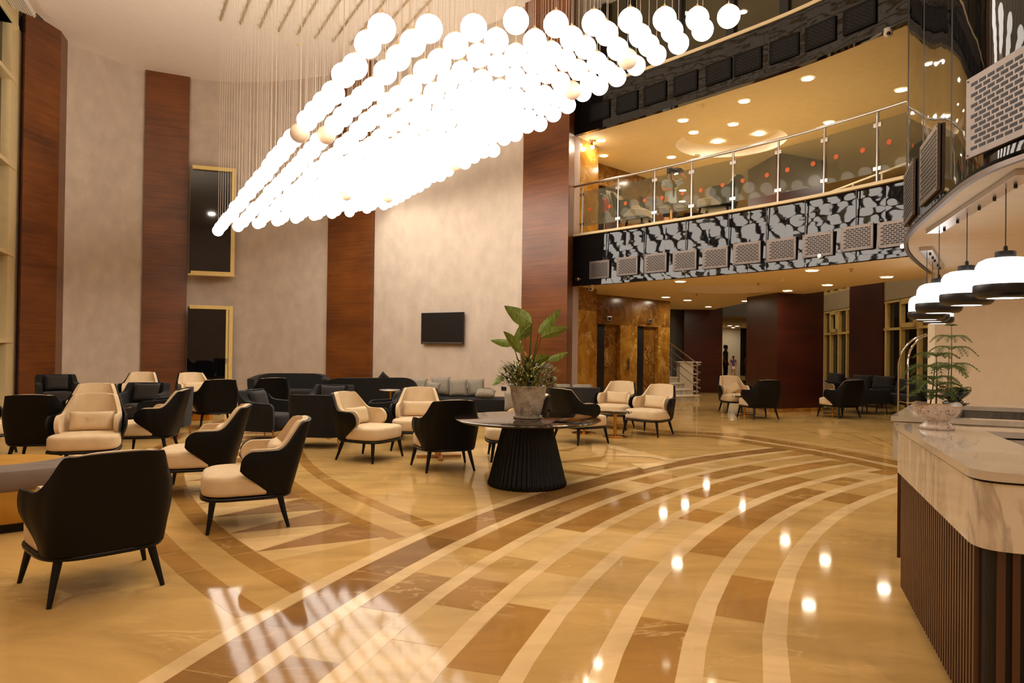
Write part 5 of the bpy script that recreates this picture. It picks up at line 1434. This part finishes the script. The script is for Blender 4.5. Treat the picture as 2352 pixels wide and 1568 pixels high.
    if skirt: bp_ += [S(0, 0, .75, .19, .16), S(0, 0, .56, .21, .18)]; be += [(1, 2), (2, 3)]
    else:
        for s_ in (-1, 1):
            n = len(bp_); bp_ += [S(s_*.10, 0, .84, .105, .10), S(s_*(.10+legs*.3), -.01, .52, .08, .078)]; be += [(1, n), (n, n+1)]
            if not shorts: bp_ += [S(s_*(.10+legs), .02, .10, .066, .066)]; be += [(n+1, n+2)]
    skinned('skirt' if skirt else 'trousers', bp_, be, bottom, t_, sub=2)
    b = B()
    for s_ in (-1, 1): b.sph(S(s_*(.11+legs), -.05, .04), .055*k, 12, 8, (.9, 2.1, .75))
    b.done('shoe', 'hair', t_, smooth=True)
    return t_
# man filming from the gallery
vp = P(1540, 450, 16.6)
person('person in a pale blue t-shirt filming with a camera rig on the gallery', (vp.x, vp.y, FL2_Z), R(22), 1.76, 'shirt_blue', 'trousers_dark',
       {-1: ((-.26, -.08, 1.20), (-.16, -.30, 1.18)), 1: ((.33, -.16, 1.50), (.06, -.30, 1.60))}, shorts=True)
# his right hand (image left) grips the stick; the other steadies the camera
cr = thing('camera_rig', 'black camera on a gimbal stick held up by the person on the gallery', 'camera', (vp.x, vp.y, FL2_Z), R(22))
b = B(); b.tube([(-.17, -.37, .98), (-.17, -.37, 1.36)], .022, 10); b.done('stick', 'black_plastic', cr, smooth=True)
b = B(); b.tube([(-.17, -.37, 1.36), (-.24, -.36, 1.42), (-.25, -.36, 1.55), (-.13, -.36, 1.56)], .02, 8); b.done('gimbal_arm', 'black_plastic', cr, smooth=True)
b = B(); b.box((-.05, -.38, 1.63), (.16, .09, .11), bev=.012); b.tube([(-.12, -.38, 1.63), (-.27, -.40, 1.63)], [.042, .05], 16); b.box((.05, -.36, 1.63), (.10, .06, .07), bev=.01); b.done('camera_body', 'black_plastic', cr, smooth=True, ang=40)
b = B(); b.lathe([(.035, 0), (.035, .08)], c=(-.33, -.37, 1.58), n=12); b.done('motor', 'black_plastic', cr, smooth=True)
b = B(); b.lathe([(.045, 0), (.045, .004)], n=18, sx=1.3); o = b.done('shirt_emblem', 'black_metal', None); o.parent = [q for q in bpy.data.objects if q.name.startswith('person')][0]
o.rotation_euler = (PI/2, 0, 0); o.location = (.03, -.131, 1.33)
# people in the far corridor
a_ = P(1666, 860, 32.5); person('person in a grey-green shirt standing at the left edge of the far corridor', (a_.x, a_.y, 0), R(60), 1.78, 'shirt_teal', 'trousers_dark')
a_ = P(1684, 860, 39); person('girl in a purple top and pale skirt with a dark ponytail in the far corridor', (a_.x, a_.y, 0), R(175), 1.22, 'shirt_purple', 'cloth_white', skirt=True, hair_long=True)
a_ = P(1720, 860, 33.5); person('person in black t-shirt and beige trousers beside the pillar in the far corridor', (a_.x, a_.y, 0), R(200), 1.68, 'shirt_black', 'trousers_beige')
for o in list(bpy.data.objects):
    if o.parent is None and o.get('label') == '' : bpy.data.objects.remove(o, do_unlink=True)
